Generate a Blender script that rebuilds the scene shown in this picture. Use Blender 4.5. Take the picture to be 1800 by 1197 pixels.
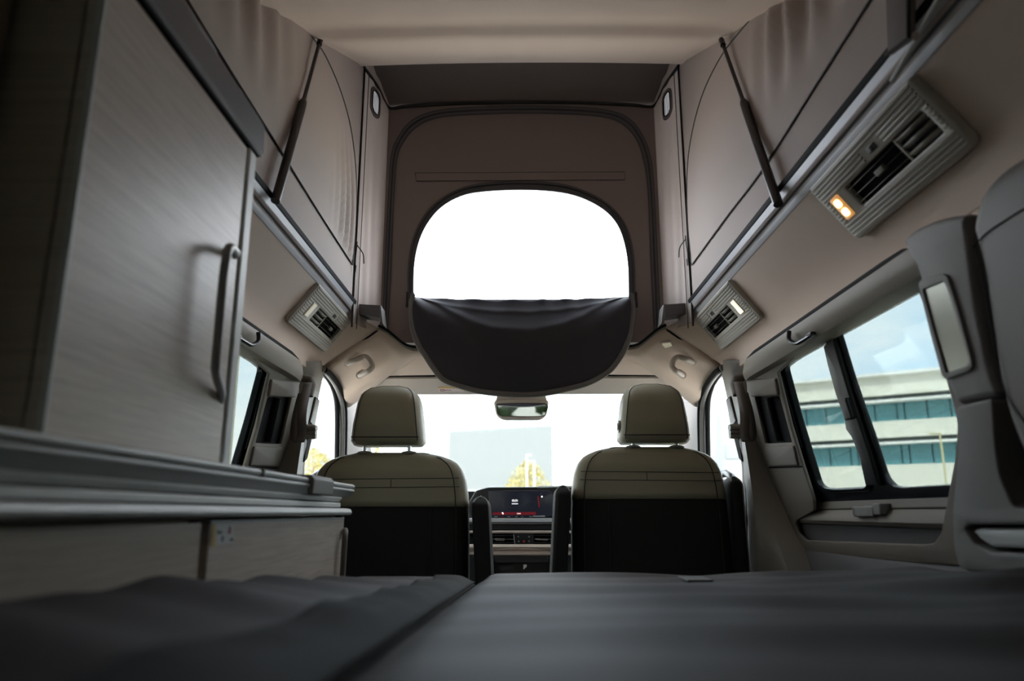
import bpy, bmesh, math, random
from mathutils import Vector, Matrix, noise
random.seed(7)
S = bpy.context.scene
C = S.collection
for o in list(bpy.data.objects):
    bpy.data.objects.remove(o)

# ------------------------------------------------------------------ camera
F = 1296.0                     # focal length in pixels of the 1800 x 1197 frame
CAM = Vector((0, 0, 0.88))
PITCH = math.atan(302 / F)
YAW = math.atan(15 / F) * math.cos(PITCH)
cd = bpy.data.cameras.new('camera')
cam = bpy.data.objects.new('camera', cd)
C.objects.link(cam)
cam.location = CAM
cam.rotation_euler = (math.pi / 2 + PITCH, 0, YAW)
cd.sensor_width = 36
cd.lens = F / 1800 * 36
cd.clip_start = 0.02
cd.clip_end = 2000
cd.dof.use_dof = True
cd.dof.focus_distance = 2.35
cd.dof.aperture_fstop = 3.2
S.camera = cam

# ------------------------------------------------------------------ world, sun, exposure
SKY = 3.4
w = bpy.data.worlds.new('world')
S.world = w
w.use_nodes = True
nt = w.node_tree
nt.nodes.clear()
wo = nt.nodes.new('ShaderNodeOutputWorld')
bg = nt.nodes.new('ShaderNodeBackground')
tc = nt.nodes.new('ShaderNodeTexCoord')
mp = nt.nodes.new('ShaderNodeMapping')
mp.inputs['Scale'].default_value = (1.0, 1.0, 2.6)
ns = nt.nodes.new('ShaderNodeTexNoise')
ns.inputs['Scale'].default_value = 2.6
ns.inputs['Detail'].default_value = 6
ns.inputs['Roughness'].default_value = 0.6
cr = nt.nodes.new('ShaderNodeValToRGB')
cr.color_ramp.elements[0].position = 0.36
cr.color_ramp.elements[0].color = (0.62, 0.80, 0.98, 1)
cr.color_ramp.elements[1].position = 0.60
cr.color_ramp.elements[1].color = (1.0, 1.0, 1.0, 1)
nt.links.new(tc.outputs['Generated'], mp.inputs['Vector'])
nt.links.new(mp.outputs['Vector'], ns.inputs['Vector'])
nt.links.new(ns.outputs['Fac'], cr.inputs['Fac'])
nt.links.new(cr.outputs['Color'], bg.inputs['Color'])
bg.inputs['Strength'].default_value = SKY
nt.links.new(bg.outputs['Background'], wo.inputs['Surface'])

sd = bpy.data.lights.new('sun', 'SUN')
sd.energy = 5.0
sd.angle = math.radians(6)
sd.color = (1.0, 0.95, 0.87)
sun = bpy.data.objects.new('sun', sd)
C.objects.link(sun)
sun.rotation_euler = Vector((0.42, 0.80, -1.0)).to_track_quat('-Z', 'Y').to_euler()   # high, from behind on the left

S.view_settings.view_transform = 'Standard'
S.view_settings.look = 'None'
S.view_settings.exposure = 1.55
S.view_settings.gamma = 1.0
S.view_settings.use_curve_mapping = False

# ------------------------------------------------------------------ geometry helpers
FWD = Vector((-math.sin(YAW) * math.cos(PITCH), math.cos(YAW) * math.cos(PITCH), math.sin(PITCH)))
RGT = Vector((math.cos(YAW), math.sin(YAW), 0))
UPV = RGT.cross(FWD)

def ray(px, py):
    return FWD + RGT * ((px - 900) / F) + UPV * ((598.5 - py) / F)

def P(px, py, X=None, Y=None, Z=None):
    """point of the photograph measured on the plane X, Y or Z = const"""
    d = ray(px, py)
    t = (X / d.x) if X is not None else (Y / d.y) if Y is not None else ((Z - CAM.z) / d.z)
    return CAM + d * t

class Pl:
    """a measuring plane: origin O, axes U and V, normal N = U x V"""
    def __init__(s, O, U, V):
        s.O, s.U, s.V = Vector(O), Vector(U), Vector(V)
        s.N = s.U.cross(s.V).normalized()
        a, b, c = s.U.dot(s.U), s.U.dot(s.V), s.V.dot(s.V)
        s.g = (a, b, c, a * c - b * b)
    def uv(s, p):
        r = Vector(p) - s.O
        a, b, c, D = s.g
        ru, rv = r.dot(s.U), r.dot(s.V)
        return ((c * ru - b * rv) / D, (a * rv - b * ru) / D)
    def px(s, pts):
        out = []
        for (x, y) in pts:
            d = ray(x, y)
            t = (s.O - CAM).dot(s.N) / d.dot(s.N)
            out.append(s.uv(CAM + d * t))
        return out
    def p3(s, u, v, w=0):
        return s.O + s.U * u + s.V * v + s.N * w

LX = 0.013                     # the camera stands 6.5 mm left of the van's centre line
def mx(x, s):
    return x if s > 0 else LX - x

def lin(c):
    return tuple(((x / 255) / 12.92 if x / 255 <= 0.04045 else ((x / 255 + 0.055) / 1.055) ** 2.4) for x in c)

MATS = {}
def mat(name, col, rough=0.6, metal=0.0, bump=0.0, bscale=300.0, var=0.0, vscale=6.0, spec=0.5, sheen=0.0, emit=None, es=0.0, trans=0.0):
    if name in MATS:
        return MATS[name]
    m = bpy.data.materials.new(name)
    m.use_nodes = True
    n = m.node_tree
    b = n.nodes['Principled BSDF']
    b.inputs['Base Color'].default_value = (*col, 1)
    b.inputs['Roughness'].default_value = rough
    b.inputs['Metallic'].default_value = metal
    b.inputs['Specular IOR Level'].default_value = spec
    if sheen:
        b.inputs['Sheen Weight'].default_value = sheen
    if emit:
        b.inputs['Emission Color'].default_value = (*emit, 1)
        b.inputs['Emission Strength'].default_value = es
    t = n.nodes.new('ShaderNodeTexCoord')
    if var > 0:
        q = n.nodes.new('ShaderNodeTexNoise')
        q.inputs['Scale'].default_value = vscale
        q.inputs['Detail'].default_value = 4
        n.links.new(t.outputs['Object'], q.inputs['Vector'])
        mx = n.nodes.new('ShaderNodeMix')
        mx.data_type = 'RGBA'
        mx.inputs['A'].default_value = (*[c * (1 - var) for c in col], 1)
        mx.inputs['B'].default_value = (*[min(1, c * (1 + var)) for c in col], 1)
        n.links.new(q.outputs['Fac'], mx.inputs['Factor'])
        n.links.new(mx.outputs['Result'], b.inputs['Base Color'])
    if bump > 0:
        q = n.nodes.new('ShaderNodeTexNoise')
        q.inputs['Scale'].default_value = bscale
        q.inputs['Detail'].default_value = 2
        n.links.new(t.outputs['Object'], q.inputs['Vector'])
        bp = n.nodes.new('ShaderNodeBump')
        bp.inputs['Strength'].default_value = bump
        bp.inputs['Distance'].default_value = 0.002
        n.links.new(q.outputs['Fac'], bp.inputs['Height'])
        n.links.new(bp.outputs['Normal'], b.inputs['Normal'])
    if trans > 0:
        tr = n.nodes.new('ShaderNodeBsdfTranslucent')
        tr.inputs['Color'].default_value = (*col, 1)
        ms = n.nodes.new('ShaderNodeMixShader')
        ms.inputs['Fac'].default_value = trans
        out = n.nodes['Material Output']
        n.links.new(b.outputs['BSDF'], ms.inputs[1])
        n.links.new(tr.outputs['BSDF'], ms.inputs[2])
        n.links.new(ms.outputs['Shader'], out.inputs['Surface'])
    MATS[name] = m
    return m

def glass(name, tint, refl=0.06):
    m = bpy.data.materials.new(name)
    m.use_nodes = True
    n = m.node_tree
    n.nodes.clear()
    out = n.nodes.new('ShaderNodeOutputMaterial')
    tr = n.nodes.new('ShaderNodeBsdfTransparent')
    tr.inputs['Color'].default_value = (*[math.sqrt(c) for c in tint], 1)
    gl = n.nodes.new('ShaderNodeBsdfGlossy')
    gl.inputs['Roughness'].default_value = 0.02
    gl.inputs['Color'].default_value = (0.9, 0.95, 0.95, 1)
    fr = n.nodes.new('ShaderNodeFresnel')
    fr.inputs['IOR'].default_value = 1.35
    ma = n.nodes.new('ShaderNodeMath')
    ma.operation = 'MULTIPLY'
    ma.inputs[1].default_value = refl / 0.06 * 0.5
    ms = n.nodes.new('ShaderNodeMixShader')
    n.links.new(fr.outputs['Fac'], ma.inputs[0])
    n.links.new(ma.outputs['Value'], ms.inputs['Fac'])
    n.links.new(tr.outputs['BSDF'], ms.inputs[1])
    n.links.new(gl.outputs['BSDF'], ms.inputs[2])
    n.links.new(ms.outputs['Shader'], out.inputs['Surface'])
    MATS[name] = m
    return m

def wood(name, base, dark):
    m = bpy.data.materials.new(name)
    m.use_nodes = True
    n = m.node_tree
    b = n.nodes['Principled BSDF']
    t = n.nodes.new('ShaderNodeTexCoord')
    mp = n.nodes.new('ShaderNodeMapping')
    mp.inputs['Rotation'].default_value = (math.radians(9), 0, 0)
    mp.inputs['Scale'].default_value = (1, 5, 130)
    q = n.nodes.new('ShaderNodeTexNoise')
    q.inputs['Scale'].default_value = 1.6
    q.inputs['Detail'].default_value = 5
    q.inputs['Roughness'].default_value = 0.65
    r = n.nodes.new('ShaderNodeValToRGB')
    r.color_ramp.elements[0].position = 0.30
    r.color_ramp.elements[0].color = (*dark, 1)
    r.color_ramp.elements[1].position = 0.62
    r.color_ramp.elements[1].color = (*base, 1)
    bp = n.nodes.new('ShaderNodeBump')
    bp.inputs['Strength'].default_value = 0.15
    bp.inputs['Distance'].default_value = 0.001
    n.links.new(t.outputs['Object'], mp.inputs['Vector'])
    n.links.new(mp.outputs['Vector'], q.inputs['Vector'])
    n.links.new(q.outputs['Fac'], r.inputs['Fac'])
    n.links.new(r.outputs['Color'], b.inputs['Base Color'])
    n.links.new(q.outputs['Fac'], bp.inputs['Height'])
    n.links.new(bp.outputs['Normal'], b.inputs['Normal'])
    b.inputs['Roughness'].default_value = 0.42
    MATS[name] = m
    return m

def make(name, verts, faces, m, parent=None, sharp=35, bevel=0.0, solid=0.0, sub=0, flat=False):
    """one mesh object; vertices are given in world space and stored relative to the parent or to the object's own base"""
    verts = [Vector(v) for v in verts]
    if parent is not None:
        base = parent['_base'] if '_base' in parent else (0, 0, 0)
        base = Vector(base)
    else:
        xs = [v.x for v in verts]; ys = [v.y for v in verts]; zs = [v.z for v in verts]
        base = Vector(((min(xs) + max(xs)) / 2, (min(ys) + max(ys)) / 2, min(zs)))
    me = bpy.data.meshes.new(name)
    me.from_pydata([v - base for v in verts], [], faces)
    bm = bmesh.new()
    bm.from_mesh(me)
    bmesh.ops.remove_doubles(bm, verts=bm.verts, dist=1e-5)
    bmesh.ops.recalc_face_normals(bm, faces=bm.faces)
    bm.to_mesh(me)
    bm.free()
    if not flat:
        for p in me.polygons:
            p.use_smooth = True
        me.set_sharp_from_angle(angle=math.radians(sharp))
    me.materials.append(m)
    o = bpy.data.objects.new(name, me)
    C.objects.link(o)
    o['_base'] = tuple(base)
    if parent is None:
        o.location = base
    else:
        o.parent = parent
    if solid:
        md = o.modifiers.new('solidify', 'SOLIDIFY')
        md.thickness = abs(solid)
        md.offset = 1 if solid > 0 else -1
    if bevel:
        md = o.modifiers.new('bevel', 'BEVEL')
        md.width = bevel
        md.segments = 3
        md.limit_method = 'ANGLE'
        md.angle_limit = math.radians(40)
        md.harden_normals = False
    if sub:
        md = o.modifiers.new('subdivision', 'SUBSURF')
        md.levels = md.render_levels = sub
    return o

def tag(o, label, cat, group=None, kind=None):
    o['label'] = label
    o['category'] = cat
    if group:
        o['group'] = group
    if kind:
        o['kind'] = kind
    return o

def thing(name, label, cat, base, group=None, kind=None):
    o = bpy.data.objects.new(name, None)
    C.objects.link(o)
    o.location = base
    o['_base'] = tuple(base)
    o.empty_display_size = 0.05
    return tag(o, label, cat, group, kind)

def rp(pts, r, n=5):
    """polygon with rounded corners"""
    out = []
    k = len(pts)
    for i in range(k):
        a, b, c = Vector(pts[i - 1][:2]), Vector(pts[i][:2]), Vector(pts[(i + 1) % k][:2])
        rr = r[i] if isinstance(r, (list, tuple)) else r
        d1, d2 = a - b, c - b
        l1, l2 = d1.length, d2.length
        q = min(rr, l1 * 0.48, l2 * 0.48)
        if q < 1e-6:
            out.append(tuple(b))
            continue
        p0, p1 = b + d1 / l1 * q, b + d2 / l2 * q
        for j in range(n + 1):
            t = j / n
            out.append(tuple(p0 * (1 - t) ** 2 + b * 2 * t * (1 - t) + p1 * t * t))
    return out

def smoothline(pts, n=8, closed=False):
    """Catmull-Rom through the points"""
    P_ = [Vector(p) for p in pts]
    k = len(P_)
    out = []
    rng = range(k) if closed else range(k - 1)
    for i in rng:
        if closed:
            a, b, c, d = P_[i - 1], P_[i], P_[(i + 1) % k], P_[(i + 2) % k]
        else:
            b, c = P_[i], P_[i + 1]
            a = P_[i - 1] if i > 0 else b * 2 - c
            d = P_[i + 2] if i + 2 < k else c * 2 - b
        for j in range(n):
            t = j / n
            out.append(0.5 * ((2 * b) + (c - a) * t + (2 * a - 5 * b + 4 * c - d) * t * t + (3 * b - a - 3 * c + d) * t ** 3))
    if not closed:
        out.append(P_[-1])
    return out

def sheet(name, pl, outer, holes, thick, m, parent=None, w0=0.0, edge=0.0, s=1, wfun=None):
    """flat panel of given thickness on a plane, with holes; front face at w0 (towards +N), body behind it; s = -1 mirrors it to the other side of the van"""
    cu = bpy.data.curves.new('tmp', 'CURVE')
    cu.dimensions = '2D'
    cu.fill_mode = 'BOTH'
    cu.extrude = max(1e-5, thick / 2 - edge)
    cu.bevel_depth = edge
    cu.offset = -edge
    cu.bevel_resolution = 2
    for lp in [outer] + list(holes):
        sp = cu.splines.new('POLY')
        sp.points.add(len(lp) - 1)
        for q, p in zip(sp.points, lp):
            q.co = (p[0], p[1], 0, 1)
        sp.use_cyclic_u = True
    ob = bpy.data.objects.new('tmp', cu)
    C.objects.link(ob)
    dg = bpy.context.evaluated_depsgraph_get()
    me = bpy.data.meshes.new_from_object(ob.evaluated_get(dg))
    vs = [pl.p3(v.co.x, v.co.y, w0 - thick / 2 + v.co.z + (wfun(v.co.x, v.co.y) if wfun else 0)) for v in me.vertices]
    if s < 0:
        vs = [Vector((LX - v.x, v.y, v.z)) for v in vs]
    fs = [tuple(p.vertices) for p in me.polygons]
    bpy.data.objects.remove(ob)
    bpy.data.curves.remove(cu)
    bpy.data.meshes.remove(me)
    return make(name, vs, fs, m, parent)

def prism(name, prof, y0, y1, m, parent=None, bevel=0.0, s=1, sharp=35, yshift=None):
    """profile of (x, z) extruded along the van"""
    k = len(prof)
    vs = []
    for e, y in ((0, y0), (1, y1)):
        for i, (x, z) in enumerate(prof):
            vs.append((mx(x, s), y + (yshift[e][i] if yshift else 0), z))
    fs = [(i, (i + 1) % k, k + (i + 1) % k, k + i) for i in range(k)] + [tuple(range(k)), tuple(range(2 * k - 1, k - 1, -1))]
    return make(name, vs, fs, m, parent, bevel=bevel, sharp=sharp)

def loft(name, rings, m, parent=None, caps=True, closed=True, sharp=40, solid=0.0, sub=0, bevel=0):
    k = len(rings[0])
    vs = [v for r in rings for v in r]
    fs = []
    for i in range(len(rings) - 1):
        for j in range(k if closed else k - 1):
            a, b = i * k + j, i * k + (j + 1) % k
            fs.append((a, b, b + k, a + k))
    if caps and closed:
        fs.append(tuple(range(k)))
        fs.append(tuple((len(rings) - 1) * k + j for j in range(k - 1, -1, -1)))
    return make(name, vs, fs, m, parent, sharp=sharp, solid=solid, sub=sub, bevel=bevel)

def grid(name, fn, nu, nv, m, parent=None, solid=0.0, skip=None, sharp=60):
    vs = [fn(i / nu, j / nv) for j in range(nv + 1) for i in range(nu + 1)]
    fs = []
    for j in range(nv):
        for i in range(nu):
            if skip and skip((i + 0.5) / nu, (j + 0.5) / nv):
                continue
            a = j * (nu + 1) + i
            fs.append((a, a + 1, a + nu + 2, a + nu + 1))
    return make(name, vs, fs, m, parent, solid=solid, sharp=sharp)

def tube(name, path, r, m, parent=None, n=8, closed=False, flat=None, taper=None):
    """round (or flattened: flat = (direction, factor)) tube along a path"""
    pts = [Vector(p) for p in path]
    k = len(pts)
    vs, fs = [], []
    prev = None
    for i, p in enumerate(pts):
        a = pts[i - 1] if (i > 0 or closed) else p
        b = pts[(i + 1) % k] if (i < k - 1 or closed) else p
        t = (b - a)
        t = t.normalized() if t.length > 1e-9 else Vector((0, 0, 1))
        if prev is None:
            ref = Vector((0, 0, 1)) if abs(t.z) < 0.9 else Vector((1, 0, 0))
            nx = t.cross(ref).normalized()
        else:
            nx = (prev - t * prev.dot(t)).normalized()
        prev = nx
        ny = t.cross(nx)
        rr = r * (taper(i / max(1, k - 1)) if taper else 1)
        for j in range(n):
            a_ = 2 * math.pi * j / n
            off = nx * (math.cos(a_) * rr) + ny * (math.sin(a_) * rr)
            if flat:
                d = Vector(flat[0]).normalized()
                off = off - d * off.dot(d) * (1 - flat[1])
            vs.append(p + off)
    for i in range(k if closed else k - 1):
        for j in range(n):
            a, b = i * n + j, i * n + (j + 1) % n
            c, d = ((i + 1) % k) * n + (j + 1) % n, ((i + 1) % k) * n + j
            fs.append((a, b, c, d))
    if not closed:
        fs.append(tuple(range(n)))
        fs.append(tuple((k - 1) * n + j for j in range(n - 1, -1, -1)))
    return make(name, vs, fs, m, parent, sharp=50)

def box(name, lo, hi, m, parent=None, bevel=0.0, rot=None):
    lo, hi = Vector(lo), Vector(hi)
    vs = [Vector((x, y, z)) for z in (lo.z, hi.z) for y in (lo.y, hi.y) for x in (lo.x, hi.x)]
    if rot:
        c = (lo + hi) / 2
        R = rot.to_matrix() if hasattr(rot, 'to_matrix') else rot
        vs = [c + R @ (v - c) for v in vs]
    fs = [(0, 2, 3, 1), (4, 5, 7, 6), (0, 1, 5, 4), (2, 6, 7, 3), (0, 4, 6, 2), (1, 3, 7, 5)]
    return make(name, vs, fs, m, parent, bevel=bevel)

def boxes(name, bs, m, parent=None, bevel=0.0):
    vs, fs = [], []
    for lo, hi in bs:
        k = len(vs)
        vs += [Vector((x, y, z)) for z in (lo[2], hi[2]) for y in (lo[1], hi[1]) for x in (lo[0], hi[0])]
        fs += [tuple(k + q for q in f) for f in ((0, 2, 3, 1), (4, 5, 7, 6), (0, 1, 5, 4), (2, 6, 7, 3), (0, 4, 6, 2), (1, 3, 7, 5))]
    return make(name, vs, fs, m, parent, bevel=bevel)

def text(name, body, size, origin, U, V, m, parent, depth=0.0003, align='CENTER'):
    fc = bpy.data.curves.new('tmp', 'FONT')
    fc.body = body
    fc.size = size
    fc.align_x = align
    fc.align_y = 'CENTER'
    fc.extrude = depth
    ob = bpy.data.objects.new('tmp', fc)
    C.objects.link(ob)
    me = bpy.data.meshes.new_from_object(ob.evaluated_get(bpy.context.evaluated_depsgraph_get()))
    U, V = Vector(U), Vector(V)
    N = U.cross(V)
    vs = [Vector(origin) + U * v.co.x + V * v.co.y + N * v.co.z for v in me.vertices]
    fs = [tuple(p.vertices) for p in me.polygons]
    bpy.data.objects.remove(ob)
    bpy.data.curves.remove(fc)
    bpy.data.meshes.remove(me)
    return make(name, vs, fs, m, parent, flat=True)

def lerp(a, b, t):
    return a + (b - a) * t

def interp(tab, x):
    if x <= tab[0][0]:
        return tab[0][1]
    for (a, va), (b, vb) in zip(tab, tab[1:]):
        if x <= b:
            return va + (vb - va) * (x - a) / (b - a)
    return tab[-1][1]

def sm(a, b, x):
    t = max(0.0, min(1.0, (x - a) / (b - a)))
    return t * t * (3 - 2 * t)

# ------------------------------------------------------------------ materials
headliner = mat('beige headliner', (0.62, 0.49, 0.40), 0.85, bump=0.25, bscale=900, sheen=0.2)
roofliner = mat('beige roof liner', (0.62, 0.49, 0.40), 0.85, bump=0.2, bscale=900, sheen=0.2)
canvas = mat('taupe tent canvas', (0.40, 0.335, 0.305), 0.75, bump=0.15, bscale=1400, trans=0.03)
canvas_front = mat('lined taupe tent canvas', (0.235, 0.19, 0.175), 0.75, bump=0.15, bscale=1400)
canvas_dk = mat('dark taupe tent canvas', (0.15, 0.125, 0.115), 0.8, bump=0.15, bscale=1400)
zipcloth = mat('charcoal zip tape', (0.075, 0.073, 0.08), 0.7, bump=0.3, bscale=1500)
flapcloth = mat('anthracite coated cloth', (0.048, 0.046, 0.055), 0.7, spec=0.3, bump=0.12, bscale=1300)
binding = mat('grey binding tape', (0.17, 0.162, 0.158), 0.7, bump=0.3, bscale=1500)
piping = mat('black piping', (0.008, 0.008, 0.009), 0.5)
rubber = mat('black rubber', (0.007, 0.007, 0.008), 0.8, spec=0.15)
alu = mat('brushed aluminium', (0.42, 0.42, 0.44), 0.5, metal=0.3)
alu_matt = mat('anodised grey aluminium', (0.66, 0.68, 0.67), 0.5, metal=0.1)
alu_dark = mat('dark grey metal', (0.13, 0.125, 0.13), 0.45, metal=0.4)
trimgrey = mat('warm grey plastic trim', (0.175, 0.150, 0.122), 0.55, bump=0.35, bscale=1600)
trimgrey2 = mat('cool grey plastic trim', (0.20, 0.19, 0.182), 0.55, bump=0.35, bscale=1600)
trimlight = mat('light grey pillar plastic', (0.26, 0.238, 0.205), 0.5, bump=0.25, bscale=1600)
trimdark = mat('dark grey plastic trim', (0.10, 0.095, 0.095), 0.5, bump=0.3, bscale=1600)
blackplast = mat('black plastic', (0.012, 0.012, 0.013), 0.35)
frit = mat('black window frame', (0.010, 0.012, 0.016), 0.25)
ventplast = mat('ivory grey ribbed plastic', (0.46, 0.43, 0.37), 0.45)
railgrey = mat('mid grey lid rail', (0.36, 0.375, 0.365), 0.5, metal=0.1)
pillar_dimmed = mat('pillar beige darkened against window light', (0.085, 0.066, 0.055), 0.6)  # pillar beige, darkened in the colour to offset the strong windscreen light
handlegrey = mat('satin grey handle', (0.30, 0.285, 0.275), 0.4)
barplast = mat('grey beige door bar plastic', (0.25, 0.215, 0.172), 0.55, bump=0.3, bscale=1600)
sidepad = mat('dark warm grey side panel', (0.15, 0.137, 0.124), 0.6, bump=0.2, bscale=900)
leather = mat('olive taupe leatherette', (0.36, 0.332, 0.235), 0.48, bump=0.25, bscale=700)
seatblack = mat('black seat fabric', (0.010, 0.0095, 0.0085), 0.8, bump=0.3, bscale=1200)
stitch = mat('dark stitching', (0.03, 0.028, 0.022), 0.7)
stitchlight = mat('light grey piping', (0.45, 0.44, 0.42), 0.6)
chrome = mat('chrome', (0.75, 0.75, 0.76), 0.12, metal=1.0)
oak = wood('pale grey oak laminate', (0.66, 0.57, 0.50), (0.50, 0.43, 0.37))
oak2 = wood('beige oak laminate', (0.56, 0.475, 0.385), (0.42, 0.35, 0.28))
oak_shaded = wood('shade-darkened oak laminate', (0.30, 0.245, 0.185), (0.22, 0.18, 0.135))  # oak with the shade of the near left corner put into its colour
bedcloth = mat('anthracite bed fabric', (0.028, 0.0205, 0.024), 0.62, bump=0.15, bscale=800, var=0.10, vscale=9, spec=0.14)
bedtape = mat('grey green edging cloth', (0.030, 0.032, 0.032), 0.8, spec=0.1, bump=0.3, bscale=900)
dashblack = mat('black dashboard', (0.010, 0.010, 0.011), 0.42, bump=0.2, bscale=1200)
dashbeige = mat('beige dashboard trim', (0.56, 0.46, 0.40), 0.55)
screenblk = mat('glossy screen', (0.006, 0.007, 0.011), 0.15, emit=(0.003, 0.0032, 0.005), es=1.0)
lightplast = mat('pale stone plastic', (0.55, 0.48, 0.42), 0.5)
mirrorglass = mat('mirror glass', (0.85, 0.86, 0.86), 0.02, metal=1.0)
panelgloss = mat('satin metal panel', (0.30, 0.31, 0.26), 0.30, metal=0.7, var=0.12, vscale=14)
ledwarm = mat('warm led lens', (0.9, 0.7, 0.4), 0.3, emit=(1.0, 0.66, 0.26), es=1.6)
ledamber = mat('amber lamp lens', (0.8, 0.5, 0.25), 0.3, emit=(1.0, 0.45, 0.12), es=0.16)
ledpale = mat('warm white lamp lens', (0.9, 0.86, 0.72), 0.3, emit=(1.0, 0.86, 0.62), es=0.30)
lensoff = mat('unlit lens with painted glow', (0.75, 0.72, 0.58), 0.3, emit=(1.0, 0.9, 0.65), es=0.06)  # lamp is off; a faint glow is put into the lens material
belt = mat('grey brown seat belt webbing', (0.16, 0.135, 0.115), 0.7, bump=0.4, bscale=900)
whiteui = mat('white screen print', (0.9, 0.9, 0.9), 0.5, emit=(1, 1, 1), es=0.7)
redui = mat('red screen glow', (0.12, 0.008, 0.012), 0.5, emit=(0.05, 0.002, 0.004), es=0.5)
redmark = mat('red hazard mark', (0.6, 0.03, 0.03), 0.5)
greymark = mat('grey symbol print', (0.35, 0.35, 0.35), 0.5)
labelwhite = mat('white label', (0.62, 0.62, 0.62), 0.5)
labelyellow = mat('yellow label', (0.62, 0.44, 0.10), 0.5)
labelpink = mat('pink white label', (0.80, 0.66, 0.64), 0.5)
labelred = mat('dark red print', (0.30, 0.05, 0.06), 0.5)
labelblack = mat('black print', (0.02, 0.02, 0.02), 0.5)
carpet = mat('dark floor covering', (0.07, 0.065, 0.06), 0.9, bump=0.5, bscale=300)
body = mat('painted van body', (0.62, 0.62, 0.62), 0.4)
vinyl = mat('clear vinyl mesh', (0.62, 0.62, 0.63), 0.4, trans=0.40)
tinted = glass('privacy glass', (0.098, 0.112, 0.108), 0.022)
rearglass = glass('lightly tinted glass', (0.13, 0.145, 0.135), 0.05)
clear = glass('clear glass', (0.90, 0.93, 0.92), 0.05)

# ------------------------------------------------------------------ van shell
TAN = 0.19                                                            # tumblehome of the side walls
T = Pl((0.775, 0, 0.93), (0, 1, 0), (-TAN, 0, 1))                      # inner face of the side doors (N points outwards)
T.N = -T.N if T.N.x > 0 else T.N                                      # towards the cabin
G = Pl((0.815, 0, 0.93), (0, 1, 0), (-TAN, 0, 1))
G.N = -G.N if G.N.x > 0 else G.N
OUT = Pl((0.86, 0, 0.93), (0, 1, 0), (-TAN, 0, 1))
OUT.N = -OUT.N if OUT.N.x > 0 else OUT.N
YR = -0.62                                                            # rear end
YF = 4.05                                                             # front end
FL = 0.0
def rect(y0, y1, z0, z1):
    return [(y0, z0 - 0.93), (y1, z0 - 0.93), (y1, z1 - 0.93), (y0, z1 - 0.93)]

tag(box('floor', (-1.05, YR, FL - 0.05), (1.05, YF, FL), carpet), 'dark floor of the van between kitchen and bed', 'floor', kind='structure')
for s, nm in ((1, 'right'), (-1, 'left')):
    o = sheet('wall_' + nm, OUT, rect(YR, YF, FL, 1.49),
              [rp(rect(1.02, 2.30, 0.90, 1.31), 0.04), rp([(2.42, -0.03), (3.62, -0.03), (3.02, 0.455), (2.42, 0.455)], 0.03)],
              0.03, body, s=s)
    tag(o, nm + ' side body wall of the van behind the trim', 'wall', kind='structure')
o = boxes('wall_front', [((-0.82, 3.98, 0.0), (0.82, 4.05, 0.93)), ((-0.86, 3.3, 0.86), (0.86, 4.05, 0.90))], dashblack)
tag(o, 'dark bulkhead under the windscreen', 'wall', kind='structure')
REAR = Pl((0, YR, 0), (1, 0, 0), (0, 0, 1))
RW = [(-0.60, 0.93), (0.60, 0.93), (0.52, 1.42), (-0.52, 1.42)]
o = sheet('wall_rear', REAR, [(-0.9, 0), (0.9, 0), (0.9, 1.64), (-0.9, 1.64)], [rp(RW, 0.05)], 0.04, trimgrey)
tag(o, 'grey tailgate trim behind the bed', 'wall', kind='structure')
o = sheet('window_1', REAR, rp([(a * 1.02, b + (0.01 if b > 1 else -0.01)) for a, b in RW], 0.05), [], 0.005, rearglass, w0=0.03)
tag(o, 'rear window in the tailgate behind the bed', 'window', kind='structure')

# fixed roof skin around the pop-top opening
RZ = 1.565
def roof_x(y):
    return 0.60 if y < 2.45 else 0.60 - (y - 2.45) / 0.2 * 0.07
FRONT_Y = 2.65
o = boxes('trim_1', [((-0.80, YR, 1.60), (0.80, 0.56, 1.64)),
                     ((0.602, 0.5, 1.585), (0.80, 2.66, 1.62)), ((-0.80, 0.5, 1.585), (-0.602, 2.66, 1.62)),
                     ((-0.80, 2.66, 1.575), (0.80, 2.75, 1.61)),
                     ((0.77, YR, 1.45), (0.82, 2.9, 1.60)), ((-0.82, YR, 1.45), (-0.77, 2.9, 1.60))], body)
tag(o, 'fixed roof skin around the pop-top opening', 'roof', kind='structure')
# outer front roof panel down to the windscreen
grid('trim_2', lambda u, v: Vector((lerp(-0.80, 0.80, u), lerp(2.70, 3.02, v), lerp(1.60, 1.395, v ** 1.4))), 8, 6, body, solid=0.02)
tag(bpy.data.objects['trim_2'], 'painted front roof panel above the windscreen', 'roof', kind='structure')

# ---- raised roof shell (ceiling)
def roof_z(y):
    return 1.262 + 0.508 * y
prof = []
for (y, dz) in ((0.56, 0), (0.9, 0), (1.3, 0), (1.55, 0.004), (1.68, 0.010), (1.735, 0.008), (1.76, -0.006), (1.785, -0.028), (1.805, -0.040), (1.83, -0.044), (1.90, -0.042), (2.0, -0.034), (2.2, -0.022), (2.34, -0.012), (2.405, -0.008), (2.43, 0.006), (2.437, 0.03), (2.43, 0.06), (2.41, 0.09)):
    prof.append((y, roof_z(min(y, 2.437)) + (dz * 0.65 if y < 2.3 else dz)))
def rx_of(y, z):
    return 0.595
rings = []
for (y, z) in prof:
    row = []
    for i in range(33):
        u = i / 32 * 2 - 1
        edge = sm(0.90, 1.0, abs(u))
        row.append(Vector((u * 0.63, y, z - (z - roof_z(min(y, 2.437))) * (sm(0.80, 0.97, abs(u)) if y < 2.40 else 0) + 0.012 * (1 - u * u) - edge * 0.004)))
    rings.append(row)
ceil = thing('ceiling', 'beige lining of the raised pop-up roof', 'ceiling', (0, 1.5, 2.0), kind='structure')
loft('roof_lining', rings, roofliner, ceil, caps=False, closed=False)
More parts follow.
